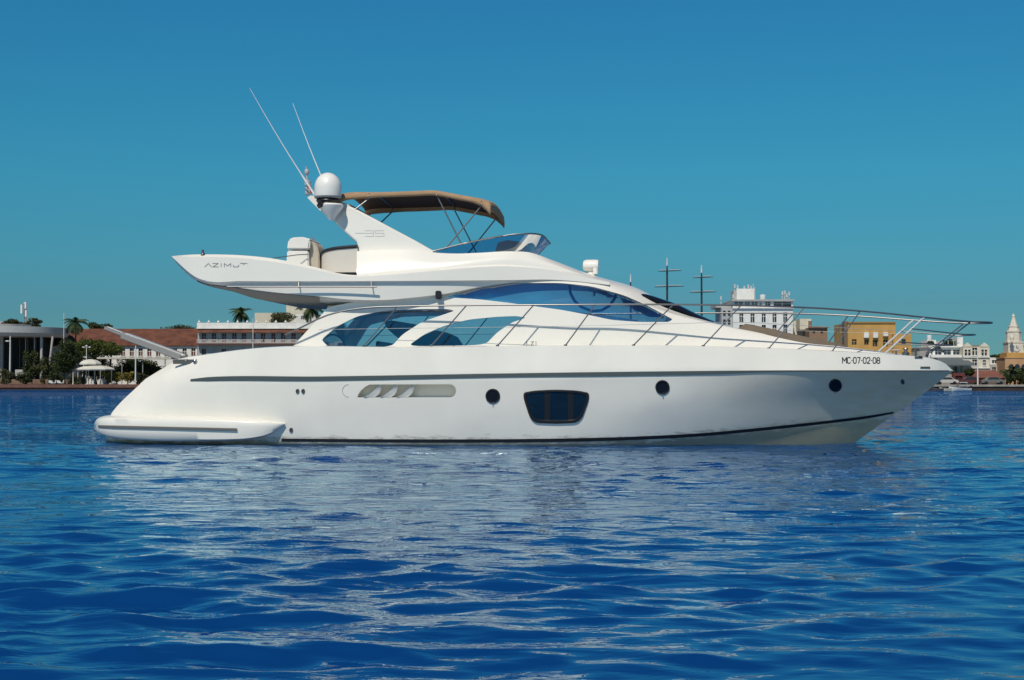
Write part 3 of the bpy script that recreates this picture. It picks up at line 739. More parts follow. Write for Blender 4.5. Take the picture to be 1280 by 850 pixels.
q = MB(); q.lathe(U(387, 238, 0.9), [(0.03, -.08), (0.06, -.06), (0.055, .06), (0.02, .1)], 12); q.build('red_lamp', mat('red_lens', (0.35, 0.04, 0.02), 0.3), lmo, smooth=40)

# ---- bimini
bt_ = [(426,241.5),(432,240),(448,238.8),(463,238.6),(490,238.2),(520,237.4),(545,236.8),(556,238.5),(580,243.0),(600,247),(611,250.2)]
BX = np.linspace(426, 611, 44); BY = soft([a for a, _ in bt_], [c for _, c in bt_], BX)
rows = []; prof_ = [(1.33, -0.31), (1.35, -0.20), (1.33, -0.09), (1.24, -0.03), (1.0, 0.0), (0.5, 0.035), (0.0, 0.045)]
prof_ = prof_ + [(-a, b) for a, b in prof_[:-1][::-1]]
for b, dz in prof_:
    rr = []
    for i, (x, y) in enumerate(zip(BX, BY)):
        p = U(x, y, 1.2)
        sag = 0.016 * math.sin((x - 418) / 85 * 2 * math.pi) * (1 - abs(b)/1.5)
        k = 1.0
        if dz < -0.05: k = np.interp(x, [426, 432, 480, 545, 590, 603, 611], [0.75, .66, .50, .48, .50, .62, .9])
        rr.append(Vector((p.x, -b, p.z + dz * k + sag)))
    # nose: the cloth turns down at the front end
    nose = [Vector((rr[-1].x + 0.05, rr[-1].y*0.995, rr[-1].z - 0.05)), Vector((rr[-1].x + 0.055, rr[-1].y*0.99, rr[-1].z - 0.16 if dz > -0.2 else rr[-1].z - 0.02)), Vector((rr[-1].x + 0.03, rr[-1].y*0.98, rr[-1].z - (0.25 + min(dz, 0)*0.8) if dz > -0.3 else rr[-1].z - 0.05))]
    rows.append(rr + nose)
q = MB(); q.grid(rows)
me = q.mesh('bimini_top', [canvas], smooth=50)
bm = bmesh.new(); bm.from_mesh(me)
bmesh.ops.solidify(bm, geom=bm.faces, thickness=0.012); bm.to_mesh(me); bm.free()
bim = bpy.data.objects.new('bimini_top', me); COL.objects.link(bim); bim.parent = yacht
q = MB(); q.grid([[p + Vector((0, 0 if abs(p.y) < 1.3 else -math.copysign(.012, p.y), -0.022)) for p in r_[:-3]] for r_ in rows[2:-2]]); q.build('shade_layer', mat('shade_brown', (0.09, 0.055, 0.036), 0.9), bim, smooth=60)  # added layer: shade under the canvas is put into its dark brown
for s in (1, -1):
    for P in (((547,246),(577,306)), ((603,256),(556,312)), ((463,247),(444,262))):
        q = MB(); q.tube(sgn([U(P[0][0], P[0][1], 1.27), U(P[1][0], P[1][1], 1.36)], s), 0.016, 6); q.build('bimini_pole', railm, bim, smooth=60)
for x in (463, 547, 603):
    q = MB(); q.tube([Vector((U(x, np.interp(x, [a for a, _ in bt_], [c for _, c in bt_]), 1.2).x, -b, U(x, np.interp(x, [a for a, _ in bt_], [c for _, c in bt_]), 1.2).z + dz*0.5 - 0.035)) for b, dz in prof_[1:-1]], 0.016, 6); q.build('bimini_bow', railm, bim, smooth=60)

# ---- flybridge windscreen
def wsp(ctrl, bs, n=46):
    """ctrl/bs sampled along t in 0..1 from starboard aft end to the centre front"""
    out = []
    for k in range(n + 1):
        t = k / n; tt = t * 2 if t <= 0.5 else (1 - t) * 2; s = 1 if t <= 0.5 else -1
        x = float(pchip([c[0] for c in ctrl], [c[1] for c in ctrl], [tt])[0]); y = float(pchip([c[0] for c in ctrl], [c[2] for c in ctrl], [tt])[0]); b = float(pchip([c[0] for c in ctrl], [c[3] for c in ctrl], [tt])[0])
        p = U(x, y, b); out.append(Vector((p.x, p.y * s, p.z)))
    return out
wt = wsp([(0, 541, 314, 1.52), (.35, 600, 300, 1.50), (.6, 640, 293.5, 1.46), (.75, 664, 292, 1.34), (.85, 676, 293.5, 1.05), (.93, 682, 297, 0.6), (1, 684, 300, 0)], None)
wb = wsp([(0, 541, 317, 1.50), (.35, 590, 318, 1.46), (.6, 625, 316, 1.40), (.75, 645, 315, 1.25), (.85, 657, 316, 0.95), (.93, 663, 318, 0.5), (1, 665, 321, 0)], None)
q = MB(); q.grid([wb, [a.lerp(b, .5) for a, b in zip(wb, wt)], wt]); wf = q.build('wind_deflector', glass_f, fly, smooth=180)
q = MB(); q.tube(wt, 0.018, 6); q.build('top_rail', railm, wf, smooth=60)
# helm console and seats behind the deflector
prismpx('helm_console', [(618,318),(622,303),(634,300),(650,302),(658,318)], -0.9, 0.9, mat('console_grey', (0.10, 0.10, 0.11), 0.5), fly)
# search light on the brow
p = U(739, 345, 0.0); k = (CAML - p).length / F
q = MB(); q.lathe(p, [(7*k, -.08), (6.5*k, 3*k), (4*k, 5*k), (4*k, 8*k)], 16); slt = q.build('search_light', white2, yacht, smooth=45)
q = MB(); c = Vector((p.x, 0, p.z + 13*k))
rws = []
for xx, r_ in ((-10.5*k, 3*k), (-9.5*k, 6*k), (-6*k, 7.5*k), (6*k, 7.5*k), (9*k, 7*k), (9.6*k, 5*k)):
    rws.append([Vector((c.x + xx, c.y + r_*1.4*math.cos(2*math.pi*j/18), c.z + r_*math.sin(2*math.pi*j/18))) for j in range(18)])
q.grid(rws, closed=True); q.add(rws[0], [tuple(range(18))]); q.add(rws[-1], [tuple(range(18))]); q.build('lamp_head', white2, slt, smooth=45)
q = MB(); q.tube([Vector((c.x + 6*k, -0.22, p.z + 1.5*k)), Vector((c.x + 6*k, -0.22, p.z + 9*k))], .06, 10); q.build('horn', white2, slt, smooth=45)

# ---- guard rails
cs = c_sheer
def bsh(px): return float(pchip([c[0] for c in cs], [c[2] for c in cs], [min(px, 1190)])[0])
gr_ctrl = [(356,418.5,1.98),(375,410,1.99),(405,395.5,2.0),(430,388.5,2.0),(460,384.5,2.0),(500,383,2.0),(600,381.5,2.02),(700,381,2.05),(800,380.5,1.95),(880,381,1.78),(960,382.7,1.50),(1040,386.3,1.15),(1100,391,0.92),(1155,396.7,0.68),(1200,401,0.46),(1225,403,0.28),(1240,403.6,0.0)]
X = np.concatenate([np.linspace(356, 1155, 60)[:-1], np.linspace(1155, 1240, 18)])
Yr = soft([a[0] for a in gr_ctrl], [a[1] for a in gr_ctrl], X); Br = pchip([a[0] for a in gr_ctrl], [a[2] for a in gr_ctrl], X)
topr = [U(x, y, max(b, 0)) for x, y, b in zip(X, Yr, Br)]
# rounded nose: replace the last part by a half ellipse
rails = empty('guard_rail', (0, 0, 0), 0, yacht)
i0 = next(i for i, x in enumerate(X) if x >= 1213)
noseA = topr[i0]; tip = U(1240, 403.6, 0)
nose = [Vector((noseA.x + (tip.x - noseA.x)*math.sin(a), noseA.y*math.cos(a), noseA.z + (tip.z - noseA.z)*math.sin(a))) for a in np.linspace(0.15, math.pi/2, 7)]
full = topr[:i0+1] + nose + mirror((topr[:i0+1] + nose)[:-1])[::-1]
q = MB(); q.tube(full, 0.018, 8); q.build('top_rail', railm, rails, smooth=60)
stn = [((583,382),(539,432)),((667,381.5),(622,432)),((744,381),(707,431.5)),((841,381),(792,431.5)),((926,382),(879,432.5)),((1005,384.5),(961,435.5)),((1075,389),(1040,439.5)),((1155,396.7),(1104,444)),((497,383),(455,432.5))]
for (x1, y1), (x0, y0) in stn:
    bt2 = float(pchip([a[0] for a in gr_ctrl], [a[2] for a in gr_ctrl], [x1])[0])
    A = U(x1, y1, bt2); Bp = U(x0, y0, bsh(x0) - 0.04)
    for s in (1, -1):
        q = MB(); q.tube(sgn([A, Bp], s), 0.0135 if x1 != 1155 else 0.020, 7)
        b_ = Bp; q.lathe((b_.x, b_.y*s, b_.z - 0.01), [(0.035, 0), (0.035, .02), (.02, .03)], 10); q.build('stanchion', mat('glint_steel', (0.72, 0.72, 0.70), 0.35, 0.3) if x1 == 1155 else railm, rails, smooth=50)  # the glint on the bow post is put into its whiter colour
for P in (((1213,402.6),(1163,441)),):
    A = U(P[0][0], P[0][1], 0.35); Bp = U(P[1][0], P[1][1], 0.25)
    for s in (1, -1): q = MB(); q.tube(sgn([A, Bp], s), 0.015, 7); q.build('stanchion', railm, rails, smooth=50)
# lower pulpit rails
for (xa, ya, ba), (xb, yb, bb_), (xc, yc) in (((1140,411,0.74),(1205,418,0.36),(1219,419.5)), ((1122,427.5,0.72),(1176,431,0.36),(1188,432))):
    A, B_, C2_ = U(xa, ya, ba), U(xb, yb, bb_), U(xc, yc, 0)
    P = [A.lerp(B_, k/8) for k in range(9)] + [Vector((B_.x + (C2_.x - B_.x)*math.sin(a), B_.y*math.cos(a), B_.z)) for a in np.linspace(0.2, math.pi/2, 6)]
    q = MB(); q.tube(P + mirror(P[:-1])[::-1], 0.013, 7); q.build('pulpit_rail', railm, rails, smooth=60)
# wire between the stanchions
wc = [(398,412,1.98),(500,410.5,2.0),(655,408.5,2.05),(744,407,2.04),(841,404.5,1.9),(926,403,1.72),(1005,407,1.40),(1075,411,1.08),(1135,414,0.78)]
X2 = np.linspace(398, 1135, 50); Y2 = soft([a[0] for a in wc], [a[1] for a in wc], X2); B2 = pchip([a[0] for a in wc], [a[2] for a in wc], X2)
both(lambda mb, s: mb.tube(sgn([U(x, y, b) for x, y, b in zip(X2, Y2, B2)], s), 0.005, 6), 'wire', mat('wire_light', (0.4, 0.4, 0.4), 0.5, 0.3), rails, smooth=60)

# ---- bow gear
q = MB(); p = U(1132, 441, 0.3)
q.lathe(p, [(.08, -.05), (.08, .0), (.04, .02), (.04, .06), (.06, .08), (.05, .10)], 14); q.build('windlass', railm, yacht, smooth=45)
for x in (1120, 1145):
    q = MB(); p = U(x, 442, 0.35); q.tube([p + Vector((-.09, 0, .07)), p + Vector((.09, 0, .07))], .016, 6); q.tube([p - Vector((0, 0, .05)), p + Vector((0, 0, .07))], .02, 6); q.build('cleat', railm, yacht, smooth=45)
q = MB()
q.tube([U(1158, 446, 0), U(1162, 437, 0), U(1170, 433, 0), U(1180, 440, 0)], .03, 8); q.tube([U(1162, 440, .1), U(1176, 434, .12)], .02, 6)
q.build('anchor', rubm, yacht, smooth=45)
def chock(mb, s, x0, x1, y):
    r_ = [[hit(HB, x, y + d, o) or U(x, y + d, .5) for x in np.linspace(x0, x1, 8)] for d, o in ((-1.2, 0.0), (-.8, .02), (.8, .02), (1.2, 0))]; mb.grid([sgn(a_, s) for a_ in r_])
both(lambda mb, s: chock(mb, s, 1150, 1162, 459.3), 'fairlead', rubm, hull, smooth=40)
both(lambda mb, s: chock(mb, s, 1143, 1153, 446.8), 'fairlead', rubm, hull, smooth=40)

# ---- gangway at the stern
gw = empty('gangway', (0, 0, 0), 0, yacht)
def beam(x0, y0, x1, y1, b, w_, h, name, m_):
    A, B_ = U(x0, y0, b), U(x1, y1, b); d = (B_ - A).normalized(); nn = Vector((-d.z, 0, d.x))
    if nn.z < 0: nn = -nn
    vs = []
    for P in (A, B_):
        for sy in (-1, 1):
            for sz in (-1, 1): vs.append(P + Vector((0, sy*w_/2, 0)) + nn * (sz*h/2))
    q = MB(); q.add(vs, [(0,1,3,2),(4,6,7,5),(0,4,5,1),(2,3,7,6),(0,2,6,4),(1,5,7,3)]); return q.build(name, m_, gw, bevel=0.012)
gsteel = mat('gangway_alloy', (0.26, 0.25, 0.24), 0.5, 0.1)
beam(156, 419.5, 230, 447, 1.0, 0.46, 0.14, 'outer_beam', gsteel)
beam(134, 410, 170, 424, 1.0, 0.36, 0.075, 'inner_beam', gsteel)
gtop = mat('gangway_top', (0.75, 0.74, 0.72), 0.4)
beam(157, 417.2, 231, 444.6, 1.14, 0.18, 0.035, 'top_plate', gtop); beam(134, 408.6, 158, 418.2, 1.12, 0.12, 0.025, 'top_plate', gtop)

# ---- writing on the yacht (thin raised strokes laid on the surface)
def strokes(name, bv, items, wpx, m_, parent, off=0.004):
    q = MB()
    for pl in items:
        for (xa, ya), (xb, yb) in zip(pl[:-1], pl[1:]):
            L = math.hypot(xb-xa, yb-ya) or 1; nx, ny = -(yb-ya)/L*wpx/2, (xb-xa)/L*wpx/2; ex, ey = (xb-xa)/L*wpx*.25, (yb-ya)/L*wpx*.25
            c_ = [hit(bv, x, y, off) for x, y in ((xa-ex+nx, ya-ey+ny), (xb+ex+nx, yb+ey+ny), (xb+ex-nx, yb+ey-ny), (xa-ex-nx, ya-ey-ny))]
            if None in c_: continue
            q.add(c_, [(0, 1, 2, 3)])
    if q.v: return q.build(name, m_, parent, recalc=False)
def place(gl, x, y, w_, h): return [[(x + a*w_, y - b*h) for a, b in pl] for pl in gl]
G = {
 'M': [[(0,0),(0,1),(.5,.35),(1,1),(1,0)]], 'C': [[(1,.85),(.8,1),(.2,1),(0,.85),(0,.15),(.2,0),(.8,0),(1,.15)]],
 '0': [[(.25,1),(.75,1),(1,.8),(1,.2),(.75,0),(.25,0),(0,.2),(0,.8),(.25,1)]], '7': [[(0,1),(1,1),(.45,0)]],
 '2': [[(0,.8),(.2,1),(.8,1),(1,.8),(1,.6),(0,0),(1,0)]],
 '8': [[(.3,1),(.7,1),(.95,.85),(.95,.65),(.7,.53),(.3,.53),(.05,.65),(.05,.85),(.3,1)],[(.3,.53),(0,.38),(0,.15),(.3,0),(.7,0),(1,.15),(1,.38),(.7,.53)]],
 '.': [[(.2,.5),(.8,.5)]], '1': [[(0,.8),(.5,1),(.5,0)]], 'dot': [[(.2,.03),(.6,.03)]],
}
x = 1053.0; it = []
for ch in 'MC.07.02.08':
    wd = 1.6 if ch == '.' else (4.9 if ch == 'M' else 3.6)
    it += place(G[ch], x, 454.0 + (x-1053)*0.006, wd, 7.2); x += wd + (1.0 if ch == '.' else 1.25)
strokes('registration_number', HB, it, 1.15, textm, hull)
CO = bvh_of(coam.data)
y0 = 333.6; H_ = 4.3
az = [[(256,y0),(260.5,y0-H_),(264.5,y0)], [(266,y0-H_),(273,y0-H_),(266,y0),(273,y0)], [(276.5,y0-H_),(276.5,y0)], [(280.5,y0),(280.5,y0-H_),(284.5,y0-1.2),(288.5,y0-H_),(288.5,y0)], [(291.5,y0-2.4),(291.8,y0-.5),(293,y0),(297,y0),(298.2,y0-.5),(298.5,y0-2.6)], [(300.5,y0-H_),(309,y0-H_)], [(304.7,y0-H_),(304.7,y0-2.4)]]
strokes('builder_name', FB, az, 0.9, textg, fly)
AB = bvh_of(af[0].data)
n5 = []
for x0, fl in ((456, 1), (469, 0)):
    xr = x0 + 11
    n5 += [[(x0, 288.4), (xr, 288.4)], [(x0, 291.6), (xr, 291.6)], [(x0, 295.4), (xr, 295.4)]]
    if fl: n5 += [[(xr, 288.4), (xr, 295.4)]]
    else: n5 += [[(x0, 288.4), (x0, 291.6)], [(xr, 291.6), (xr, 295.4)]]
n5 += [[(444, 291.5), (455, 291.5)]]
strokes('model_number', AB, n5, 0.55, mat('lettering_pale', (0.42, 0.43, 0.44), 0.4), af[0])
CB2 = bvh_of(cabin.data)
strokes('marking', CB, [[(658.5,426.5),(658.5,431.5)],[(661,431),(661.8,431)],[(663.5,427.5),(667,427),(664,431.3),(667,431.3)],[(670,426.5),(670,431.5)]], 0.9, textg, cabin)
# ================================================================ SHORE
GZ = 1.0
YL, YR = 268.0, 225.0
def ppm(Y): return F / (Y - CAM.y)
def X_(px, Y): return (px - 640.0) / F * (Y - CAM.y) * (1.0)
def Z_(py, Y): return W(640, py, Y).z
plaster = mat('plaster_white', (0.74, 0.73, 0.69), 0.8, var=0.12, vscale=0.8)
plaster_g = mat('plaster_grey', (0.42, 0.42, 0.41), 0.85, var=0.15, vscale=0.7)
plaster_c = mat('plaster_cream', (0.66, 0.61, 0.49), 0.85, var=0.14, vscale=0.7)
ochre = mat('plaster_ochre', (0.50, 0.29, 0.085), 0.85, var=0.16, vscale=0.5)
pinkish = mat('plaster_peach', (0.48, 0.29, 0.16), 0.85, var=0.2, vscale=0.5)
stone = mat('worn_stone', (0.36, 0.33, 0.28), 0.9, var=0.2, vscale=0.8)
brownw = mat('brown_wall', (0.20, 0.13, 0.09), 0.9, var=0.25, vscale=0.8)
winm = mat('window_dark', (0.03, 0.035, 0.045), 0.25)
winb = mat('window_blue', (0.07, 0.10, 0.13), 0.15)
shutter = mat('shutter_brown', (0.12, 0.045, 0.035), 0.7)
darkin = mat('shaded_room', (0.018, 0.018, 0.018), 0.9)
concrete = mat('concrete_pale', (0.42, 0.41, 0.39), 0.8, var=0.15, vscale=0.6)
polem = mat('pole_white', (0.62, 0.62, 0.60), 0.5)
poleg = mat('pole_grey', (0.30, 0.30, 0.30), 0.5)
bark = mat('bark', (0.10, 0.075, 0.05), 0.95)
spar = mat('spar_dark', (0.02, 0.022, 0.035), 0.7)

def tile_mat():
    m = bpy.data.materials.new('roof_tiles'); m.use_nodes = True; t = m.node_tree; p = t.nodes['Principled BSDF']; p.inputs['Roughness'].default_value = 0.9
    c = t.nodes.new('ShaderNodeTexCoord'); n = t.nodes.new('ShaderNodeTexNoise'); n.inputs['Scale'].default_value = 0.5; n.inputs['Detail'].default_value = 9; n.inputs['Roughness'].default_value = 0.7
    t.links.new(c.outputs['Object'], n.inputs['Vector'])
    r = t.nodes.new('ShaderNodeValToRGB'); r.color_ramp.elements[0].position = 0.32; r.color_ramp.elements[0].color = (0.09, 0.032, 0.022, 1)
    r.color_ramp.elements[1].position = 0.68; r.color_ramp.elements[1].color = (0.25, 0.095, 0.052, 1)
    t.links.new(n.outputs['Fac'], r.inputs[0]); t.links.new(r.outputs[0], p.inputs['Base Color'])
    wv = t.nodes.new('ShaderNodeTexWave'); wv.inputs['Scale'].default_value = 1.2; wv.bands_direction = 'X'; t.links.new(c.outputs['Object'], wv.inputs['Vector'])
    b = t.nodes.new('ShaderNodeBump'); b.inputs['Distance'].default_value = 0.12; b.inputs['Strength'].default_value = 0.9
    t.links.new(wv.outputs['Fac'], b.inputs['Height']); t.links.new(b.outputs[0], p.inputs['Normal']); return m
tiles = tile_mat()
def leaf_mat(name, col, var=0.5):
    m = bpy.data.materials.new(name); m.use_nodes = True; t = m.node_tree; p = t.nodes['Principled BSDF']; p.inputs['Roughness'].default_value = 0.7
    p.inputs['Specular IOR Level'].default_value = 0.25
    c = t.nodes.new('ShaderNodeTexCoord'); n = t.nodes.new('ShaderNodeTexNoise'); n.inputs['Scale'].default_value = 0.9; n.inputs['Detail'].default_value = 4
    t.links.new(c.outputs['Object'], n.inputs['Vector'])
    r = t.nodes.new('ShaderNodeValToRGB'); r.color_ramp.elements[0].position = 0.35; r.color_ramp.elements[1].position = 0.66
    r.color_ramp.elements[0].color = (*[a * (1 - var) for a in col], 1); r.color_ramp.elements[1].color = (col[0]*(1+var*.9), col[1]*(1+var*.6), col[2]*(1+var*.3), 1)
    t.links.new(n.outputs['Fac'], r.inputs[0]); t.links.new(r.outputs[0], p.inputs['Base Color']); return m
leaf_d = leaf_mat('leaf_dark', (0.038, 0.056, 0.018)); leaf_m = leaf_mat('leaf_mid', (0.065, 0.095, 0.020)); leaf_y = leaf_mat('leaf_yellow', (0.17, 0.15, 0.03))
leaf_o = leaf_mat('leaf_olive', (0.06, 0.07, 0.03)); frond_m = leaf_mat('frond_green', (0.045, 0.075, 0.028))

# ---- land and quay walls
q = MB()
XR = X_(1120, YR)
q.add([(-900, YL, GZ), (XR, YL, GZ), (XR, YR, GZ), (900, YR, GZ), (9000, 9000, GZ), (-9000, 9000, GZ)], [(0, 1, 4, 5), (1, 2, 3, 4)])
g_ = q.build('ground', mat('ground_earth', (0.14, 0.11, 0.08), 0.95, var=0.3, vscale=0.3), recalc=False); tag(g_, kind='structure')
brick_top = mat('quay_brick', (0.16, 0.075, 0.055), 0.9, var=0.25, vscale=1.2)
quay_d = mat('quay_dark', (0.035, 0.022, 0.018), 0.8, var=0.3, vscale=0.9)
q = MB(); q.box((-900, YL - 0.15, 0.45), (XR - 0.3, YL + 1.6, GZ + 0.12)); q.box((-900, YL + 0.05, -1.5), (XR - 0.3, YL + 1.4, 0.447), 1)
o = q.build('quay_wall', [brick_top, quay_d]); tag(o, kind='structure')
q = MB(); q.box((XR, YR - 0.15, 0.75), (900, YR + 1.8, GZ + 0.10)); q.box((XR, YR + 0.05, -1.5), (900, YR + 1.5, 0.747), 1); q.box((XR - 0.25, YR + 2, -1.5), (XR, YL, GZ + 0.1), 1)
o = q.build('quay_wall_right', [mat('quay_stone', (0.30, 0.28, 0.25), 0.9, var=0.25, vscale=0.8), quay_d]); tag(o, kind='structure')

# ---- builders
def wall_holes(mb, x0, x1, z0, z1, y, holes, depth=0.35, mi=0):
    """front wall facing the camera with real openings and reveals; holes: (x0, x1, z0, z1)"""
    xs = sorted(set([x0, x1] + [h[0] for h in holes] + [h[1] for h in holes])); zs = sorted(set([z0, z1] + [h[2] for h in holes] + [h[3] for h in holes]))
    xs = [x for x in xs if x0 <= x <= x1]; zs = [z for z in zs if z0 <= z <= z1]
    for i in range(len(xs)-1):
        for j in range(len(zs)-1):
            cx, cz = (xs[i]+xs[i+1])/2, (zs[j]+zs[j+1])/2
            if any(h[0] < cx < h[1] and h[2] < cz < h[3] for h in holes): continue
            mb.add([(xs[i], y, zs[j]), (xs[i+1], y, zs[j]), (xs[i+1], y, zs[j+1]), (xs[i], y, zs[j+1])], [(0,1,2,3)], mi)
    for a, b, c, d in holes:
        mb.add([(a,y,c),(b,y,c),(b,y,d),(a,y,d),(a,y+depth,c),(b,y+depth,c),(b,y+depth,d),(a,y+depth,d)], [(0,4,5,1),(1,5,6,2),(2,6,7,3),(3,7,4,0)], mi)
def house(name, label, cat, px0, px1, py_top, Y, depth, wm, wins=(), wmat=None, flat=True, group=None, py_bot=None, parent=None, sill=None, wdepth=0.35, partname='wall', winname='window'):
    x0, x1 = X_(px0, Y), X_(px1, Y); zt = Z_(py_top, Y); zb = GZ - 0.05 if py_bot is None else Z_(py_bot, Y); cx = (x0 + x1) / 2
    root = parent
    if root is None:
        root = empty(name, (cx, Y, GZ)); tag(root, label, cat, group); ox = Vector((cx, Y, GZ))
    else: ox = root.location.copy()
    H = [(X_(a, Y), X_(b, Y), Z_(d, Y), Z_(c, Y)) for a, b, c, d in wins]
    m = MB(); wall_holes(m, x0, x1, zb, zt, Y, H, wdepth)
    m.add([(x0,Y,zb),(x0,Y+depth,zb),(x0,Y+depth,zt),(x0,Y,zt),(x1,Y,zb),(x1,Y+depth,zb),(x1,Y+depth,zt),(x1,Y,zt)], [(0,3,2,1),(4,5,6,7),(1,2,6,5),(3,7,6,2)])
    m.v = [v - ox for v in m.v]; m.build(partname, wm, root, merge=0.001)
    for a, b, c, d in H:
        n = MB(); n.box((a, Y + wdepth*0.8, c), (b, Y + wdepth*0.8 + 0.06, d))
        xm = (a+b)/2; w2 = 0.04
        n.box((xm - w2, Y + wdepth*0.8 - 0.06, c), (xm + w2, Y + wdepth*0.8 - 0.002, d), 1)
        zm = c + (d-c)*0.6; n.box((a, Y + wdepth*0.8 - 0.05, zm - w2), (xm - w2 - .003, Y + wdepth*0.8 - 0.002, zm + w2), 1); n.box((xm + w2 + .003, Y + wdepth*0.8 - 0.05, zm - w2), (b, Y + wdepth*0.8 - 0.002, zm + w2), 1)
        n.v = [v - ox for v in n.v]; wo_ = n.build(winname, [wmat or winm, sill or wm], root)
        if sill:
            n = MB(); n.box((a - 0.12, Y - 0.12, c - 0.16), (b + 0.12, Y - 0.003, c - 0.003)); n.v = [v - ox for v in n.v]; n.build('sill', sill, wo_)
    return root
def part(root, name, m, mt, **kw):
    m.v = [v - root.location for v in m.v]; return m.build(name, mt, root, **kw)
def pbox(root, name, px0, px1, pt, pb, Y, d, mt, bevel=0.0, y_off=0.0):
    m = MB(); m.box((X_(px0, Y), Y + y_off, Z_(pb, Y)), (X_(px1, Y), Y + y_off + d, Z_(pt, Y))); return part(root, name, m, mt, bevel=bevel)

def tree(name, label, px, py_c, Y, rx, rz, lm, seed, group=None, ry=None, cat='tree', leaf=0.42, n=1500, trunk=True, flat=0.0, base=None):
    """crown of small leaf faces gathered in clumps round limbs; sizes in pixels"""
    rng = np.random.default_rng(seed); k = 1 / ppm(Y); rx *= k; rz *= k; ry = rx if ry is None else ry * k
    C0 = Vector((X_(px, Y), Y, Z_(py_c, Y))); gz = GZ if base is None else base
    root = empty(name, (C0.x, Y, gz)); tag(root, label, cat, group)
    h = C0.z - gz
    nc = max(6, int(10 + rx * 3)); cl = []
    for i in range(nc):
        v = rng.normal(size=3); v /= np.linalg.norm(v); r = rng.uniform(0.35, 0.86)
        cl.append((v[0]*rx*r, v[1]*ry*r, v[2]*rz*r, rng.uniform(0.28, 0.48)))
    N = int(n * 1.9); idx = rng.integers(0, nc, N)
    cl_ = np.array(cl); cen = cl_[idx, :3]; rr = cl_[idx, 3:4] * np.array([[rx, ry, rz]])
    d = rng.normal(size=(N, 3)); d /= np.linalg.norm(d, axis=1)[:, None]; d *= rng.uniform(0.55, 1.05, (N, 1))
    P = cen + d * rr
    keep = (P[:, 2] + h > 0.05)
    P = P[keep]; N = len(P); a = rng.normal(size=(N, 3)); a /= np.linalg.norm(a, axis=1)[:, None]
    b = np.cross(a, rng.normal(size=(N, 3))); b /= np.linalg.norm(b, axis=1)[:, None]; s = leaf * rng.uniform(0.5, 1.2, (N, 1))
    V = np.stack([P - a*s*.5, P + b*s*.3, P + a*s*.55, P - b*s*.3], 1).reshape(-1, 3)
    me = bpy.data.meshes.new('crown'); V[:, 2] += h
    me.from_pydata(V.tolist(), [], (np.arange(N*4).reshape(-1, 4)).tolist()); me.materials.append(lm)
    o = bpy.data.objects.new('crown', me); COL.objects.link(o); o.parent = root
    if trunk:
        m = MB(); tr = max(0.12, rx * 0.07); top = Vector((rng.normal()*.15*rx, 0, max(h, 0.3)))
        m.tube([Vector((0, 0, -0.1)), top*0.5 + Vector((rng.normal()*.1, 0, 0)), top], [tr*1.3, tr, tr*.5], 8)
        for i in range(5):
            c_ = cl[rng.integers(0, nc)]; m.tube([top*rng.uniform(.4, .9), Vector((c_[0]*.6, c_[1]*.6, h + c_[2]*.4)), Vector((c_[0], c_[1], h + c_[2]))], [tr*.5, tr*.3, tr*.12], 6)
        m.build('trunk', bark, root, smooth=60)
    return root
def palm(name, label, px, py_c, Y, r, seed, group=None, nf=16, base=None, py_base=None):
    rng = random.Random(seed); k = 1 / ppm(Y); r *= k; gz = GZ if base is None else base
    if py_base is not None: gz = Z_(py_base, Y)
    C0 = Vector((X_(px, Y), Y, Z_(py_c, Y))); root = empty(name, (C0.x, Y, gz)); tag(root, label, 'palm tree', group); h = C0.z - gz
    m = MB(); m.tube([Vector((0, 0, -.1)), Vector((.15, 0, h*.5)), Vector((0, 0, h))], [.24, .17, .15], 8); m.build('trunk', bark, root, smooth=60)
    for i in range(nf):
        az = 2*math.pi*i/nf + rng.uniform(-.2, .2); el = rng.choice([-.25, .15, .5, .85, 1.15]) + rng.uniform(-.15, .15); L = r * rng.uniform(.85, 1.1)
        m = MB(); prev = None; pts = []
        for j in range(9):
            t = j / 8; e = el - t * 1.5; 
            if j == 0: p = Vector((0, 0, h))
            else: p = pts[-1] + Vector((math.cos(az)*math.cos(e), math.sin(az)*math.cos(e), math.sin(e))) * (L/7)
            pts.append(p)
        side = Vector((-math.sin(az), math.cos(az), 0))
        for j in range(8):
            for s in (-1, 1):
                for u in (0.0, 0.33, 0.66):
                    a = pts[j].lerp(pts[j+1], u); b = pts[j].lerp(pts[j+1], u + .42); w_ = L * .36 * math.sin(math.pi * min(1, (j+u)/8*.85 + .12))
                    tip = (a+b)/2 + side*s*w_ + (pts[j+1]-pts[j])*.9 - Vector((0, 0, w_*.55))
                    m.add([a, b, tip], [(0, 1, 2)])
        m.build('frond', frond_m, root, recalc=False)
    return root
def pole(name, label, cat, px, pt, pb, Y, r, mt, extra=None):
    x = X_(px, Y); zb = Z_(pb, Y); zt = Z_(pt, Y); root = empty(name, (x, Y, zb)); tag(root, label, cat)
    m = MB(); m.tube([Vector((x, Y, zb)), Vector((x, Y, zt))], [r*1.2, r*.7], 8); m.tube([Vector((x, Y, zb)), Vector((x, Y, zb + .25))], r*2, 8); part(root, 'pole', m, mt, smooth=50)
    if extra: extra(root, x, Y, zt)
    return root

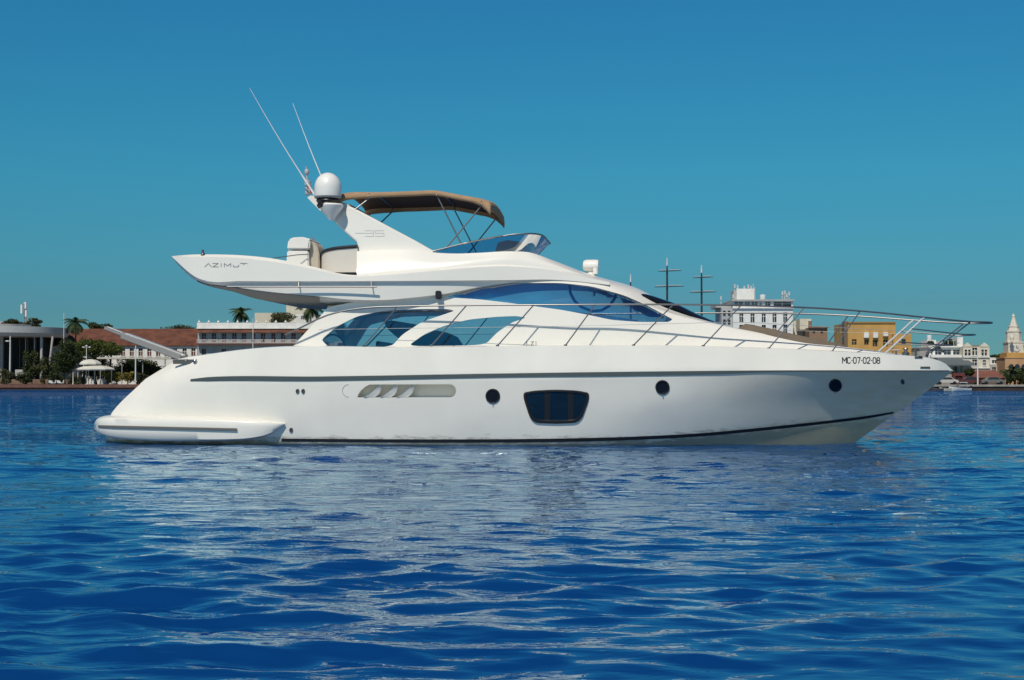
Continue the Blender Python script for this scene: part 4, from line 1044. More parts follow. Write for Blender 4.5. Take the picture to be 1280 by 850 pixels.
# ---- left: pavilion with a curved slab roof
Y = 288.0
pav = empty('pavilion', (X_(20, Y), Y, GZ)); tag(pav, 'low pavilion with thick curved white roof slab and shaded hall at the left edge', 'pavilion')
def slab(cx, cy, rx, ry, z0, z1, rx2=None, n=72):
    m = MB(); rows = []
    for r_, z in ((0.001, z0), (0.93, z0), (0.985, z0 + (z1-z0)*.35), (1.0, z1 - .02), (0.99, z1), (0.001, z1)):
        rows.append([Vector((cx + rx*r_*math.cos(2*math.pi*k/n), cy + ry*r_*math.sin(2*math.pi*k/n), z)) for k in range(n)])
    m.grid(rows, closed=True); return m
part(pav, 'roof', slab(X_(5, Y+8), Y + 8, 14.2, 13, Z_(420.5, Y), Z_(408.5, Y)), mat('roof_slab_white', (0.50, 0.50, 0.49), 0.7, var=0.1), merge=0.01, smooth=30)
part(pav, 'parapet', slab(X_(-8, Y+9), Y + 9, 8.0, 7, Z_(408.4, Y), Z_(404, Y)), concrete, merge=0.01, smooth=30)
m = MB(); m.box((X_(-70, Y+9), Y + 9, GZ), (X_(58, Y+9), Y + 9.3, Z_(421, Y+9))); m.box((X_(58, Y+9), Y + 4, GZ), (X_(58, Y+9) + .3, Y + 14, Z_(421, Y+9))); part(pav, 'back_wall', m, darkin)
for px, pw, lean in ((-1, 3.4, 0), (63, 2.6, -1.1), (49, 3.0, 0), (40, 1.0, 0), (29, 0.8, 0), (-30, 3.4, 0)):
    x = X_(px, Y); r = pw / ppm(Y) / 2; m = MB(); m.tube([Vector((x + lean, Y + 1.5, GZ)), Vector((x, Y + 1.5, Z_(420.3, Y)))], [r, r*1.15], 14); part(pav, 'column', m, concrete if px != 49 else plaster_g, smooth=60)
pbox(pav, 'counter', 19, 41, 462, 470, Y, 2.5, plaster_g)
pbox(pav, 'terrace', 0, 95, 474, 480, Y - 3, 8, brownw)
for i in range(5): pbox(pav, 'mullion', 4 + i*10, 5 + i*10, 424, 476, Y + 8.2, .2, mat('teal_frame', (0.03, 0.08, 0.09), 0.5))
pole('street_lamp', 'white lamp post with a small disc head in front of the curved-roof pavilion', 'street lamp', 12.5, 420, 478, 274, 0.16, polem,
     lambda r, x, Y, z: part(r, 'lamp_head', MB().lathe((x - .55, Y, z - 1.1), [(.2, -.12), (.48, 0), (.42, .12), (.1, .2)], 14).tube([Vector((x, Y, z - 1.0)), Vector((x - .5, Y, z - 1.0))], .06, 6), polem, smooth=45))
# rooftop telecom mast far behind the pavilion
Y = 330.0
tm = empty('telecom_mast', (X_(30, Y), Y, GZ)); tag(tm, 'grey lattice telecom mast with white panel antennas above the pavilion roof', 'mast')
m = MB(); x = X_(31, Y); z0 = GZ; z1 = Z_(379, Y)
for dx, dy in ((-.3, -.3), (.3, -.3), (.3, .3), (-.3, .3)): m.tube([Vector((x+dx, Y+dy, z0)), Vector((x+dx*.7, Y+dy*.7, z1))], .07, 5)
for i in range(16):
    za = z0 + (z1-z0)*i/16; zb = z0 + (z1-z0)*(i+1)/16; s = 1 if i % 2 else -1
    m.tube([Vector((x - .3*s, Y - .3, za)), Vector((x + .3*s, Y - .3, zb))], .04, 4); m.tube([Vector((x - .3, Y + .3*s, za)), Vector((x - .3, Y - .3*s, zb))], .04, 4)
m.tube([Vector((x, Y, z1)), Vector((x, Y, Z_(364, Y)))], .04, 5); part(tm, 'lattice', m, poleg)
for px, a, b in ((27.5, 381, 392), (32.5, 378, 386), (33, 388, 396)):
    m = MB(); m.box((X_(px, Y) - .2, Y - .9, Z_(b, Y)), (X_(px, Y) + .22, Y - .6, Z_(a, Y))); part(tm, 'panel_antenna', m, mat('panel_white', (.7, .7, .7), .4))
m = MB(); m.lathe((X_(31.5, Y), Y - .6, Z_(379, Y)), [(.05, -.3), (.35, -.1), (.35, .1), (.05, .25)], 10); part(tm, 'drum_antenna', m, MATS['panel_white'], smooth=40)
# building behind the pavilion
house('apartment_block', 'pale low block with planted roof rising just behind the pavilion roof', 'building', -40, 20, 401.5, 325, 12, plaster_g, [(1, 5, 403, 406), (8, 13, 403, 406)], winm)
# ---- tile-roofed colonial hall
Y = 300.0
hall = house('long_hall', 'long white hall under a red-brown tiled roof with brown shuttered windows', 'building', 60, 246.5, 431, Y, 14, plaster,
   [(a, a + 5.2, 435.5, 445) for a in (151, 162, 173, 184, 195, 205.5, 216, 228, 239)], shutter, sill=plaster)
m = MB(); xa, xb = X_(56, Y), X_(246.3, Y)
m.add([(xa, Y - .5, Z_(431.5, Y)), (xb, Y - .5, Z_(431.5, Y)), (xb, Y + 7, Z_(412, Y) + .45), (xa, Y + 7, Z_(412, Y) + .45), (xb, Y + 14.5, Z_(431.5, Y)), (xa, Y + 14.5, Z_(431.5, Y)),
       (xa, Y - .5, Z_(432.8, Y)), (xb, Y - .5, Z_(432.8, Y)), (xb, Y + 14.5, Z_(432.8, Y)), (xa, Y + 14.5, Z_(432.8, Y))],
      [(0,1,2,3), (3,2,4,5), (0,6,7,1), (1,7,8,4,2), (6,9,8,7), (5,9,6,0,3), (4,8,9,5)])
part(hall, 'roof', m, tiles)
# ---- balcony building
Y = 296.0
doors = [(252, 257.5), (264.5, 270), (277, 282.5), (290, 295.5), (302, 307.5), (314.5, 319), (326, 331.5), (339, 344), (351, 356.5), (364, 369.5), (377, 382)]
bal = house('balcony_building', 'white two-storey building with a long balcony, dark red doors and a small tiled awning', 'building', 247, 402, 404.5, Y, 12, plaster_g,
   [(a, b, 416.5, 428) for a, b in doors] + [(a, b, 436, 452) for a, b in doors[::2]], shutter, sill=None)
for i, (a, b) in enumerate(doors):
    pass
pbox(bal, 'parapet', 246.5, 402.5, 403.5, 409.5, Y, .5, plaster, y_off=-.45)
pbox(bal, 'cornice', 246, 403, 409.6, 411, Y, .7, plaster, y_off=-.6)
m = MB(); xa, xb = X_(247, Y), X_(402, Y)
m.add([(xa, Y - .1, Z_(411.5, Y)), (xb, Y - .1, Z_(411.5, Y)), (xb, Y - 1.3, Z_(415.3, Y)), (xa, Y - 1.3, Z_(415.3, Y)), (xa, Y - .1, Z_(412.3, Y)), (xb, Y - .1, Z_(412.3, Y)), (xb, Y - 1.3, Z_(416, Y)), (xa, Y - 1.3, Z_(416, Y))],
      [(0,3,2,1), (4,5,6,7), (3,7,6,2), (0,4,7,3), (1,2,6,5)]); part(bal, 'awning', m, tiles)
pbox(bal, 'balcony_floor', 247, 402, 429.3, 431, Y, 1.5, shutter, y_off=-1.52)
for i in range(11):
    a = 247.5 + i*14; b = a + 12.8
    m = MB()
    for k in range(12): m.box((X_(a + (b-a)*k/12, Y) , Y - 1.45, Z_(429.2, Y)), (X_(a + (b-a)*k/12, Y) + .09, Y - 1.38, Z_(425, Y)))
    m.box((X_(a, Y), Y - 1.46, Z_(425, Y)), (X_(b, Y), Y - 1.37, Z_(424.3, Y))); part(bal, 'railing', m, mat('rail_pale', (.45, .42, .40), .6))
for i in range(13):
    x = X_(249 + i*12, Y); m = MB(); m.lathe((x, Y - .25, Z_(403.5, Y)), [(.12, 0), (.28, .12), (.24, .3), (.1, .42), (.13, .5), (.02, .62)], 10); part(bal, 'finial', m, plaster, smooth=40)
pbox(bal, 'roof_room', 318, 352, 391, 404.4, Y + 5, 6, mat('plaster_warm', (.52, .48, .38), .85, var=.1), y_off=0)
pole('flag_pole', 'thin white pole standing in front of the balcony building', 'pole', 316, 398, 478, 280, .10, polem)
pole('flag_pole', 'tall thin white pole at the left end of the tiled hall roof', 'pole', 79.5, 391.5, 478, 290, .10, polem)
# cream tower under the wing
tw = house('cream_tower', 'tall cream tower block seen under the aft wing of the yacht', 'building', 357.5, 392, 366, 340, 9, plaster_c, [(374, 378, 380, 388), (383, 387, 380, 388)], winm)
house('low_white_house', 'low white house with a flat roof behind the balcony building', 'building', 369, 410, 392.5, 322, 8, plaster, [(376, 380, 395, 399)], winm)
# ---- waterfront trees, left
tree('bush', 'dark bushes along the pavilion roof, left of the telecom mast', 14, 403, 322, 12, 4.5, leaf_o, 11, cat='bush', n=700)
tree('bush', 'rounded dark bush behind the pavilion roof, right of the telecom mast', 42, 404.5, 322, 11, 6.5, leaf_o, 12, cat='bush', n=800)
TG = 'waterfront trees'
tree('tree', 'dark dense tree between the pavilion and the parasol kiosk', 82, 447, 278, 20, 24, leaf_d, 21, n=3600)
tree('tree', 'broad mid-green tree below the left part of the tiled roof', 104, 436, 284, 22, 15, leaf_m, 22, n=3000)
tree('tree', 'light-green rounded tree above the long thin canopy', 135, 435, 286, 21, 12, leaf_m, 23, n=3000)
tree('tree', 'dark shaded tree behind the parasol kiosk', 120, 458, 288, 26, 16, leaf_d, 24, n=2800)
tree('tree', 'dark tree right behind the white lamp pole near the yacht stern', 172, 458, 290, 30, 11, leaf_d, 25, n=3000)
tree('hedge', 'tall dark hedge under the long thin canopy', 178, 466, 284, 46, 15, leaf_d, 28, n=4200, ry=14, cat='hedge', trunk=False)
tree('tree', 'small dark tree in front of the pavilion hall', 40, 455, 277, 12, 18, leaf_d, 26, n=1500)
tree('tree', 'slim olive tree beside the pavilion columns', 56, 462, 276, 9, 18, leaf_o, 27, n=1200)
for i, (px, py, rx, rz, lm_, lb) in enumerate(((8, 470, 12, 11, leaf_o, 'ragged shrub at the left edge of the quay'), (30, 473, 10, 8, leaf_d, 'low dark shrub right of the leftmost lamp post'),
      (70, 472, 12, 9, leaf_d, 'dark shrub below the leaning pavilion column'), (92, 474, 10, 7, leaf_o, 'low shrub left of the parasol kiosk'), (134, 470, 8, 9, leaf_y, 'yellow-green shrub right of the parasol kiosk'),
      (146, 471, 10, 7, leaf_y, 'yellow-green shrub left of the white pole by the yacht stern'), (160, 471, 9, 7, leaf_y, 'yellowish shrub just behind the white pole by the yacht stern'), (178, 472, 11, 7, leaf_o, 'olive shrub half hidden by the yacht stern'))):
    tree('shrub', lb, px, py, 272 + i % 3, rx, rz, lm_, 40 + i, cat='shrub', n=650, group='shrubs along the left quay', leaf=.36)
tree('tree', 'far tree crown just right of the tall palm', 116, 408, 330, 8, 5, leaf_o, 61, n=500); tree('tree', 'small far tree above the ridge of the tiled hall', 130, 409, 332, 11, 4.5, leaf_o, 62, n=500)
tree('tree', 'low far treetops over the right end of the tiled roof', 228, 411, 335, 22, 5, leaf_o, 63, n=900, ry=8)
tree('bush', 'round dark bush on the roof of the balcony building', 352, 398, 300, 17, 8, leaf_o, 64, n=1300, base=Z_(406, 300), cat='bush', leaf=.36)
palm('palm_tree', 'tall palm rising over the left end of the tiled roof', 94, 403, 288, 16, 5, nf=20)
palm('palm_tree', 'palm behind the parapet of the balcony building', 301, 391, 318, 16, 7, nf=20)
palm('palm_tree', 'palm in front of the cream tower, under the yacht wing', 388, 385, 312, 18, 9, nf=18)
# ---- kiosk, canopy, lamps, small things on the promenade
Y = 272.0
kio = empty('parasol_kiosk', (X_(119, Y), Y, GZ)); tag(kio, 'two-tiered white parasol kiosk on the left promenade', 'kiosk')
cloth_w = mat('parasol_white', (.62, .60, .52), .8)
def tier(x0, x1, pt, pb, sag=.15):
    cx = X_((x0+x1)/2, Y); r = (X_(x1, Y) - X_(x0, Y))/2; zt, zb = Z_(pt, Y), Z_(pb, Y); m = MB()
    m.lathe((cx, Y, 0), [(r*.98, zb - .22), (r, zb), (r*.80, zb + (zt-zb)*.5), (r*.55, zb + (zt-zb)*.8), (.3, zt)], 8); return m
part(kio, 'canopy', tier(95, 144, 456.5, 461.5), cloth_w); part(kio, 'top_canopy', tier(99, 127, 449, 454.5), cloth_w)
for px in (98, 110, 119, 130, 140):
    m = MB(); m.tube([Vector((X_(px, Y), Y + (.6 if px in (110, 130) else -.3), GZ)), Vector((X_(px, Y), Y + (.6 if px in (110, 130) else -.3), Z_(460, Y)))], .07 if px != 119 else .16, 6); part(kio, 'post', m, polem if px != 119 else plaster_g)
Y = 279.0
can = empty('long_canopy', (X_(157, Y), Y, GZ)); tag(can, 'long thin flat canopy behind the parasol kiosk', 'canopy')
pbox(can, 'roof', 101, 108, 445.5, 447.3, Y, 4, cloth_w); pbox(can, 'roof', 121, 214, 446.6, 448.6, Y, 5, mat('canopy_pale', (.50, .47, .40), .8))
for px in (124, 151, 177, 205): m = MB(); m.tube([Vector((X_(px, Y), Y + 1, GZ)), Vector((X_(px, Y), Y + 1, Z_(448.4, Y)))], .1, 8); part(can, 'column', m, poleg)
pole('lamp_pole', 'slim white pole on the quay just left of the yacht stern', 'pole', 169.5, 432, 481, 270, .14, polem)
pole('lamp_pole', 'short white pole at the water edge left of the parasol kiosk', 'pole', 91.5, 465, 481, 270, .10, polem)
def cross(r, x, Y, z):
    m = MB(); m.tube([Vector((x - .6, Y, z - .5)), Vector((x + .6, Y, z - .5))], .05, 6)
    for s in (-.65, 0, .65): m.lathe((x + s, Y, z - .5 + (.25 if s == 0 else 0)), [(.05, -.14), (.28, -.05), (.28, .05), (.06, .16)], 10)
    part(r, 'lamp_heads', m, polem, smooth=40)
pole('street_lamp', 'street lamp with three white heads above the parasol kiosk', 'street lamp', 108, 431, 478, 274, .09, polem, cross)
# two parked scooters half hidden by shrubs
def scooter(px, Y, lb):
    x = X_(px, Y); r = empty('parked_scooter', (x, Y, GZ)); tag(r, lb, 'scooter', 'scooters parked by the shrubs')
    m = MB(); m.prism([(x-.8, GZ+.45), (x-.75, GZ+.95), (x-.1, GZ+.85), (x+.1, GZ+.45), (x+.45, GZ+.45), (x+.62, GZ+1.05), (x+.75, GZ+1.0), (x+.7, GZ+.35), (x-.3, GZ+.3)], Y-.18, Y+.18); part(r, 'body', m, mat('scooter_white', (.6, .6, .6), .3), bevel=.03)
    for s in (-.62, .72):
        m = MB(); m.grid([[Vector((x + s + a*math.cos(t), Y + w_, GZ + .28 + a*math.sin(t))) for t in np.linspace(0, 2*math.pi, 16, endpoint=False)] for a, w_ in ((.1, -.07), (.28, -.07), (.28, .07), (.1, .07), (.1, -.07))], closed=True); part(r, 'wheel', m, black)
    m = MB(); m.tube([Vector((x+.6, Y-.3, GZ+1.12)), Vector((x+.6, Y+.3, GZ+1.12))], .03, 6); part(r, 'handlebar', m, black)
scooter(66, 270.5, 'white scooter parked left of the parasol kiosk'); scooter(76, 270.8, 'white scooter nearer the parasol kiosk than its neighbour')

# ================================================================ right-hand shore
# sailing ship whose hull lies hidden behind the yacht
Y = 180.0; sx = X_(836, Y)
ship = empty('sailing_ship', (sx, Y, 0)); tag(ship, 'square-rigged sailing ship whose dark masts and yards rise behind the yacht', 'sailing ship')
m = MB(); rows = []
for k in range(21):
    t = k/20*2 - 1; b = 2.6 * (1 - abs(t)**3)**.6 if abs(t) < 1 else 0.02; x = sx + t*8.2; sh = 2.2 + .9*t*t
    rows.append([Vector((x, Y + b*c, z)) for c, z in ((-.2, -.8), (-.75, 0), (-.95, 1), (-1, sh), (-.9, sh), (-.9, sh-.4), (.9, sh-.4), (.9, sh), (1, sh), (.95, 1), (.75, 0), (.2, -.8))])
m.grid(rows, closed=True); part(ship, 'hull', m, mat('ship_hull', (.05, .03, .02), .6), smooth=40)
m = MB(); m.tube([Vector((sx + 8, Y, 3.2)), Vector((sx + 10.5, Y, 4.4))], [.14, .07], 8); part(ship, 'bowsprit', m, spar)
for px, pt, yards in ((834.2, 325, ((339, 822.5, 852), (358.5, 818, 855))), (877.3, 334, ((347, 866, 891.5), (365.5, 862, 895.5))), (788.5, 345.5, ((372, 780, 797),))):
    x = X_(px, Y); zt = Z_(pt, Y); m = MB(); m.tube([Vector((x, Y, 1.5)), Vector((x, Y, Z_(pt + 16, Y))), Vector((x, Y, Z_(pt + 7, Y)))], [.19, .13, .08], 8)
    mo = part(ship, 'mast', m, spar, smooth=50)
    m = MB(); m.tube([Vector((x, Y, Z_(pt + 7, Y) + .01)), Vector((x, Y, zt + .3))], [.13, .07], 8); m.v = [v - ship.location for v in m.v]; m.build('mast_tip', polem, mo)
    for py, a, b in yards:
        z = Z_(py, Y); m = MB(); m.tube([Vector((X_(a, Y), Y - .3, z - .06)), Vector((x, Y - .3, z)), Vector((X_(b, Y), Y - .3, z + .06))], [.04, .07, .04], 6)
        m.tube([Vector((X_(a + 2, Y), Y - .35, z + .13)), Vector((x - .2, Y - .35, z + .13))], .07, 6, 1); m.tube([Vector((x + .2, Y - .35, z + .16)), Vector((X_(b - 3, Y), Y - .35, z + .18))], .07, 6, 1)
        part(ship, 'yard', m, [spar, mat('furled_sail', (.40, .38, .36), .9)])
# tall white building
Y = 262.0
tb = house('white_office_block', 'tall white block with a rooftop room and aerials, right of the ship masts', 'building', 916.5, 991.5, 375.5, Y, 12, plaster,
    [(918.5, 929.5, 377.5, 383), (931.5, 938, 377.5, 383), (940, 947.5, 377.5, 383), (950, 952.5, 377.5, 383), (957, 963.5, 377.5, 383), (967.5, 989.5, 377.5, 383)] +
    [(a, a + 5, 390.3, 403) for a in (924.5, 938.5, 952.5, 966, 979.5)] + [(a, a + 5, 406, 418) for a in (924.5, 938.5, 952.5, 966, 979.5)], winm, wdepth=.5)
pbox(tb, 'roof_slab', 914.5, 993, 374.5, 376.3, Y, 13, concrete, y_off=-.6)
pbox(tb, 'ledge', 916, 992, 384.3, 385.6, Y, .4, plaster, y_off=-.41)
pbox(tb, 'side_wing', 903, 916.3, 384, 440, Y, 9, plaster_g, y_off=1.0); pbox(tb, 'roof_terrace', 897, 916.3, 379.5, 383.9, Y, 8, concrete, y_off=2.0)  # shade on the side wing is put into its grey plaster
for k in range(5): pbox(tb, 'side_window', 905 + k % 2*6, 908 + k % 2*6, 388 + (k//2)*11, 394 + (k//2)*11, Y, .1, winm, y_off=.88)
rr_ = pbox(tb, 'roof_room', 923, 945.5, 360, 374.4, Y, 4.5, plaster, y_off=2); pbox(tb, 'roof_room_wing', 919.5, 922.8, 362, 374.4, Y, 4, plaster_g, y_off=2.3)
m = MB(); m.lathe((X_(956, Y), Y + 2, Z_(374.4, Y)), [(.55, 0), (.6, .1), (.6, .95), (.35, 1.1)], 14); part(tb, 'water_tank', m, mat('tank_white', (.7, .7, .68), .5), smooth=40)
rng = random.Random(4)
for px, pt in ((919, 367), (921, 354), (924.5, 355), (933, 356), (938, 354.5), (941.5, 356), (944.5, 353.5), (946.5, 358), (981, 363), (984, 362), (986.5, 366), (989.5, 363.5), (903.5, 369)):
    base = 360 if 920 <= px <= 946 else (379 if px < 910 else 374.4)
    m = MB(); x = X_(px, Y); m.tube([Vector((x, Y + 2.4, Z_(base + 1, Y))), Vector((x, Y + 2.4, Z_(pt, Y)))], .09, 5)
    if rng.random() < .8: m.box((x - .16, Y + 2.2, Z_(pt + 5, Y)), (x + .16, Y + 2.35, Z_(pt + .5, Y)))
    part(tb, 'aerial', m, mat('aerial_pale', (.5, .5, .5), .5))
house('cream_low_block', 'small cream block right beside the tall white building', 'building', 992, 1015, 401.5, 270, 8, plaster_c, [(995, 998, 405, 409), (1003, 1006, 405, 409)], winm)
pbx = house('church_gable', 'small brown stone roof turret between the cream block and the ochre building', 'building', 1012, 1034.5, 409.5, 262, 6, mat('stone_brown', (.26, .17, .11), .9, var=.2), [(1016, 1019, 413, 417), (1026, 1029, 413, 417)], winm)
pbox(pbx, 'upper_storey', 1000, 1014.5, 398.5, 412, 266, 5, plaster_c); pbox(pbx, 'cornice', 1011, 1035.5, 408.3, 410, 262, .8, brownw, y_off=-.5)
m = MB(); m.tube([Vector((X_(1014, 262), 263, Z_(410, 262))), Vector((X_(1014, 262), 263, Z_(401, 262)))], .35, 6); part(pbx, 'chimney', m, MATS['stone_brown'])
# ochre building
Y = 250.0
oc = house('ochre_building', 'mustard-yellow stepped building behind the bow rail', 'building', 1060, 1119.5, 403.5, Y, 12, ochre, [(1065, 1071, 424, 431), (1080.5, 1086, 425, 431), (1091, 1097, 425, 433), (1104, 1110, 425, 433), (1066, 1070, 436, 446), (1090, 1095, 438, 448)], winm)
pbox(oc, 'low_wing', 1115, 1137, 417.5, 482, Y, 10, ochre, y_off=-1.2); pbox(oc, 'parapet', 1059.4, 1120, 402.2, 404.2, Y, .5, mat('ochre_dark', (.30, .17, .06), .9), y_off=-.2)
pbox(oc, 'chimney', 1057, 1062, 401.5, 440, Y, 2, mat('stone_grey_brown', (.16, .12, .09), .9), y_off=1); pbox(oc, 'low_wing_window', 1125, 1130, 424, 430, Y, .1, winm, y_off=-1.3)
for a in (1079.5, 1091, 1103.5): pbox(oc, 'air_conditioner', a, a + 6, 415.5, 422.5 if a < 1100 else 420.5, Y, .6, plaster, bevel=.05, y_off=-.62)
# white terraced building
Y = 242.0
wt_ = house('terraced_building', 'white building with cluttered roof terrace and wide balcony, left of the gabled house', 'building', 1161, 1204, 434, Y, 12, plaster, [(1163.5, 1166, 437, 443.5), (1169, 1177.5, 437, 443.5), (1180, 1189, 437, 443.5), (1191.5, 1200.5, 437, 443.5)] + [(1166, 1172, 458, 470), (1176, 1181, 458, 470), (1192, 1196.5, 458, 470)], winb, wdepth=.6)
pbox(wt_, 'roof_slab', 1160, 1205, 432.6, 434.2, Y, 12, plaster, y_off=-.5); pbox(wt_, 'balcony', 1162, 1203.5, 444, 447, Y, 1.0, plaster, y_off=-1.0)
pbox(wt_, 'roof_room', 1163, 1174, 424.5, 432.5, Y, 4, plaster, y_off=2); pbox(wt_, 'roof_room', 1198.8, 1206, 421, 432.5, Y, 3, plaster, y_off=1); pbox(wt_, 'roof_room_wall', 1175, 1198, 426, 432.5, Y, 2, plaster_g, y_off=4)
m = MB(); m.lathe((X_(1167.5, Y), Y + 3, Z_(424.4, Y)), [(.4, 0), (.48, .1), (.48, .75), (.25, .9)], 12); part(wt_, 'water_tank', m, MATS['tank_white'], smooth=40)
m = MB(); m.add([(X_(1168, Y), Y - 1.1, Z_(447.3, Y)), (X_(1204, Y), Y - 1.1, Z_(447.3, Y)), (X_(1211, Y), Y - 3.6, Z_(456, Y)), (X_(1172, Y), Y - 3.6, Z_(456, Y)), (X_(1172, Y), Y - 3.6, Z_(457.3, Y)), (X_(1211, Y), Y - 3.6, Z_(457.3, Y)), (X_(1204, Y), Y - .1, Z_(448.5, Y)), (X_(1168, Y), Y - .1, Z_(448.5, Y))], [(0,3,2,1), (3,4,5,2), (4,7,6,5), (0,7,4,3), (1,2,5,6), (0,1,6,7)]); part(wt_, 'awning', m, mat('awning_slate', (.10, .12, .13), .6))
for px in (1178, 1186, 1193): m = MB(); m.tube([Vector((X_(px, Y), Y + .3, Z_(432, Y))), Vector((X_(px, Y), Y + .3, Z_(421.5 + (px % 3), Y)))], .06, 5); m.tube([Vector((X_(px, Y), Y + .3, Z_(423.5, Y))), Vector((X_(px + 7, Y), Y + .3, Z_(422.5, Y)))], .05, 5); part(wt_, 'pergola_post', m, plaster_g)
tree('plant', 'dark potted plants on the white terrace roof', 1188, 427.5, Y + 2, 10, 5, leaf_d, 71, cat='plant', n=600, base=Z_(432.5, Y), trunk=False, leaf=.3)
tree('plant', 'small plants at the left corner of the white terrace roof', 1164, 429, Y + .8, 5, 4, leaf_d, 72, cat='plant', n=260, base=Z_(432.5, Y), trunk=False, leaf=.3)
# cream gabled building
Y = 240.0
gb = house('gabled_house', 'cream house with two curved gables and dark arched windows', 'building', 1204.2, 1237, 433.5, Y, 10, plaster_c, [(1206, 1213.5, 437, 444.5), (1215.5, 1222, 434.5, 444), (1227, 1234, 437, 444.5), (1215.5, 1221.5, 449.5, 457), (1228.5, 1232.5, 450, 457)], winm, sill=plaster)
for cx in (1209.5, 1230.8):
    P = [(-5.6, 433.4), (-5.4, 432.2), (-3.8, 431.8), (-3.4, 430.4), (-1.6, 430), (-.8, 428.4), (.8, 428.4), (1.6, 430), (3.4, 430.4), (3.8, 431.8), (5.4, 432.2), (5.6, 433.4)]
    m = MB(); m.prism([(X_(cx + a, Y), Z_(b, Y)) for a, b in P], Y - .1, Y + .5); part(gb, 'gable', m, plaster_c)
pbox(gb, 'roof', 1215, 1225.5, 431.5, 433.6, Y, 8, brownw, y_off=.6); pbox(gb, 'string_course', 1204, 1237.3, 446, 447, Y, .3, plaster, y_off=-.25); pbox(gb, 'string_course', 1204, 1237.3, 459.5, 460.5, Y, .3, plaster, y_off=-.25)
for cx in (1209.7, 1218.7, 1230.5): pbox(gb, 'mullion', cx - .6, cx + .6, 437, 444.4, Y, .2, plaster_c, y_off=-.03)
pole('flag_pole', 'pale thin pole in front of the cream gabled house', 'pole', 1222, 433, 482, 228, .12, polem)
house('small_white_house', 'small white house with a flat roof next to the gabled house', 'building', 1237.5, 1253, 447, 252, 8, plaster, [(1240, 1247, 450, 454), (1249, 1251.5, 451, 454)], winm)
house('flat_roof_house', 'low house with a pale slab roof in front of the clock tower base', 'building', 1237.5, 1256, 455.5, 246, 8, plaster_g, [(1240, 1245, 459, 465), (1247.5, 1252, 459, 465)], winm)
house('grey_house', 'grey-brown house partly behind the clock tower', 'building', 1251, 1264, 447.5, 262, 8, stone, [(1253.5, 1260, 450, 455)], winm)
tree('distant_trees', 'distant line of trees between the gabled house and the clock tower', 1250, 445.5, 420, 17, 4, leaf_d, 73, n=900, ry=10, leaf=.8)
# low red roof and market sheds
Y = 234.0
sh = house('red_roof_shed', 'low brown shed with a red-brown roof below the gabled house', 'shed', 1223, 1256, 471, Y, 8, brownw, [(1228, 1234, 473.5, 479), (1241, 1247, 473.5, 479)], winm)
m = MB(); x0, x1 = X_(1220, Y), X_(1258, Y)
m.add([(x0, Y-.5, Z_(471.6, Y)), (x1, Y-.5, Z_(471.6, Y)), (X_(1252, Y), Y + 4, Z_(462.6, Y)), (X_(1229, Y), Y + 4, Z_(462.6, Y)), (x0, Y + 8.5, Z_(471.6, Y)), (x1, Y + 8.5, Z_(471.6, Y)), (x0, Y-.5, Z_(472.6, Y)), (x1, Y-.5, Z_(472.6, Y)), (x0, Y+8.5, Z_(472.6, Y)), (x1, Y+8.5, Z_(472.6, Y))], [(0,1,2,3), (2,5,4,3), (0,3,4), (1,5,2), (0,6,7,1), (6,8,9,7), (4,8,6,0), (5,1,7,9)]); part(sh, 'roof', m, mat('roof_red_brown', (.20, .075, .05), .9, var=.2, vscale=.6))
house('stone_shed', 'grey stone shed just right of the yacht bow', 'shed', 1164, 1191, 467.5, 236, 6, stone, [(1168, 1173, 471, 479), (1180, 1186, 472, 479)], winm)
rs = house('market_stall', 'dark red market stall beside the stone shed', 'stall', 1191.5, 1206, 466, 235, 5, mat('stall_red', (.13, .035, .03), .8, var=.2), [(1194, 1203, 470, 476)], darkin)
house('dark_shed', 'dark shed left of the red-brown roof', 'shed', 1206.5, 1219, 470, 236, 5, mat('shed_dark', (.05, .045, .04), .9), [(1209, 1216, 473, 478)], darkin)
# clock tower
Y = 240.0; cx = 1276.5
ct = empty('clock_tower', (X_(cx, Y), Y, GZ)); tag(ct, 'tall stepped clock tower with a white spire and yellow belt at the right edge', 'clock tower')
X0 = X_(cx, Y); k = 1 / ppm(Y)
def oct_(name, tiers, mt, seg=8, sm=None):
    m = MB(); rows = []
    for w_, py in tiers: rows.append([Vector((X0 + w_*k*1.08*math.cos(2*math.pi*j/seg + math.pi/seg), Y + 4 + w_*k*1.08*math.sin(2*math.pi*j/seg + math.pi/seg), Z_(py, Y))) for j in range(seg)])
    m.grid(rows, closed=True); m.add(rows[0], [tuple(range(seg))]); m.add(rows[-1], [tuple(range(seg))]); return part(ct, name, m, mt)
cw = mat('tower_white', (.66, .60, .50), .8, var=.15)
oct_('gatehouse', [(22, 482), (22, 447.8), (23, 447.6), (23, 446.4)], pinkish, 4); oct_('belt', [(17.5, 446.3), (17.5, 441.5), (16.5, 441.3), (16.5, 440.4)], ochre, 4)
oct_('lower_stage', [(13.4, 440.3), (13.2, 428.5), (14.2, 428), (14.2, 426.6)], cw, 4); oct_('upper_stage', [(9.2, 426.5), (8.8, 414.5), (9.6, 414), (9.6, 412.6)], cw, 8); oct_('lantern', [(6.6, 412.5), (6.0, 408), (6.6, 407.6), (6.6, 406.8)], cw, 8)
oct_('spire', [(4.6, 406.7), (3.0, 400.5), (1.6, 395.2), (2.2, 394.4), (1.2, 392.8), (.3, 390.5)], cw, 8)
for dx in (-8.6, 8.6):
    m = MB(); m.lathe((X0 + dx*k, Y + 1.2, Z_(426.5, Y)), [(.35, 0), (.25, .3), (.42, .6), (.3, .95), (.05, 1.5)], 8); part(ct, 'pinnacle', m, cw, smooth=50)
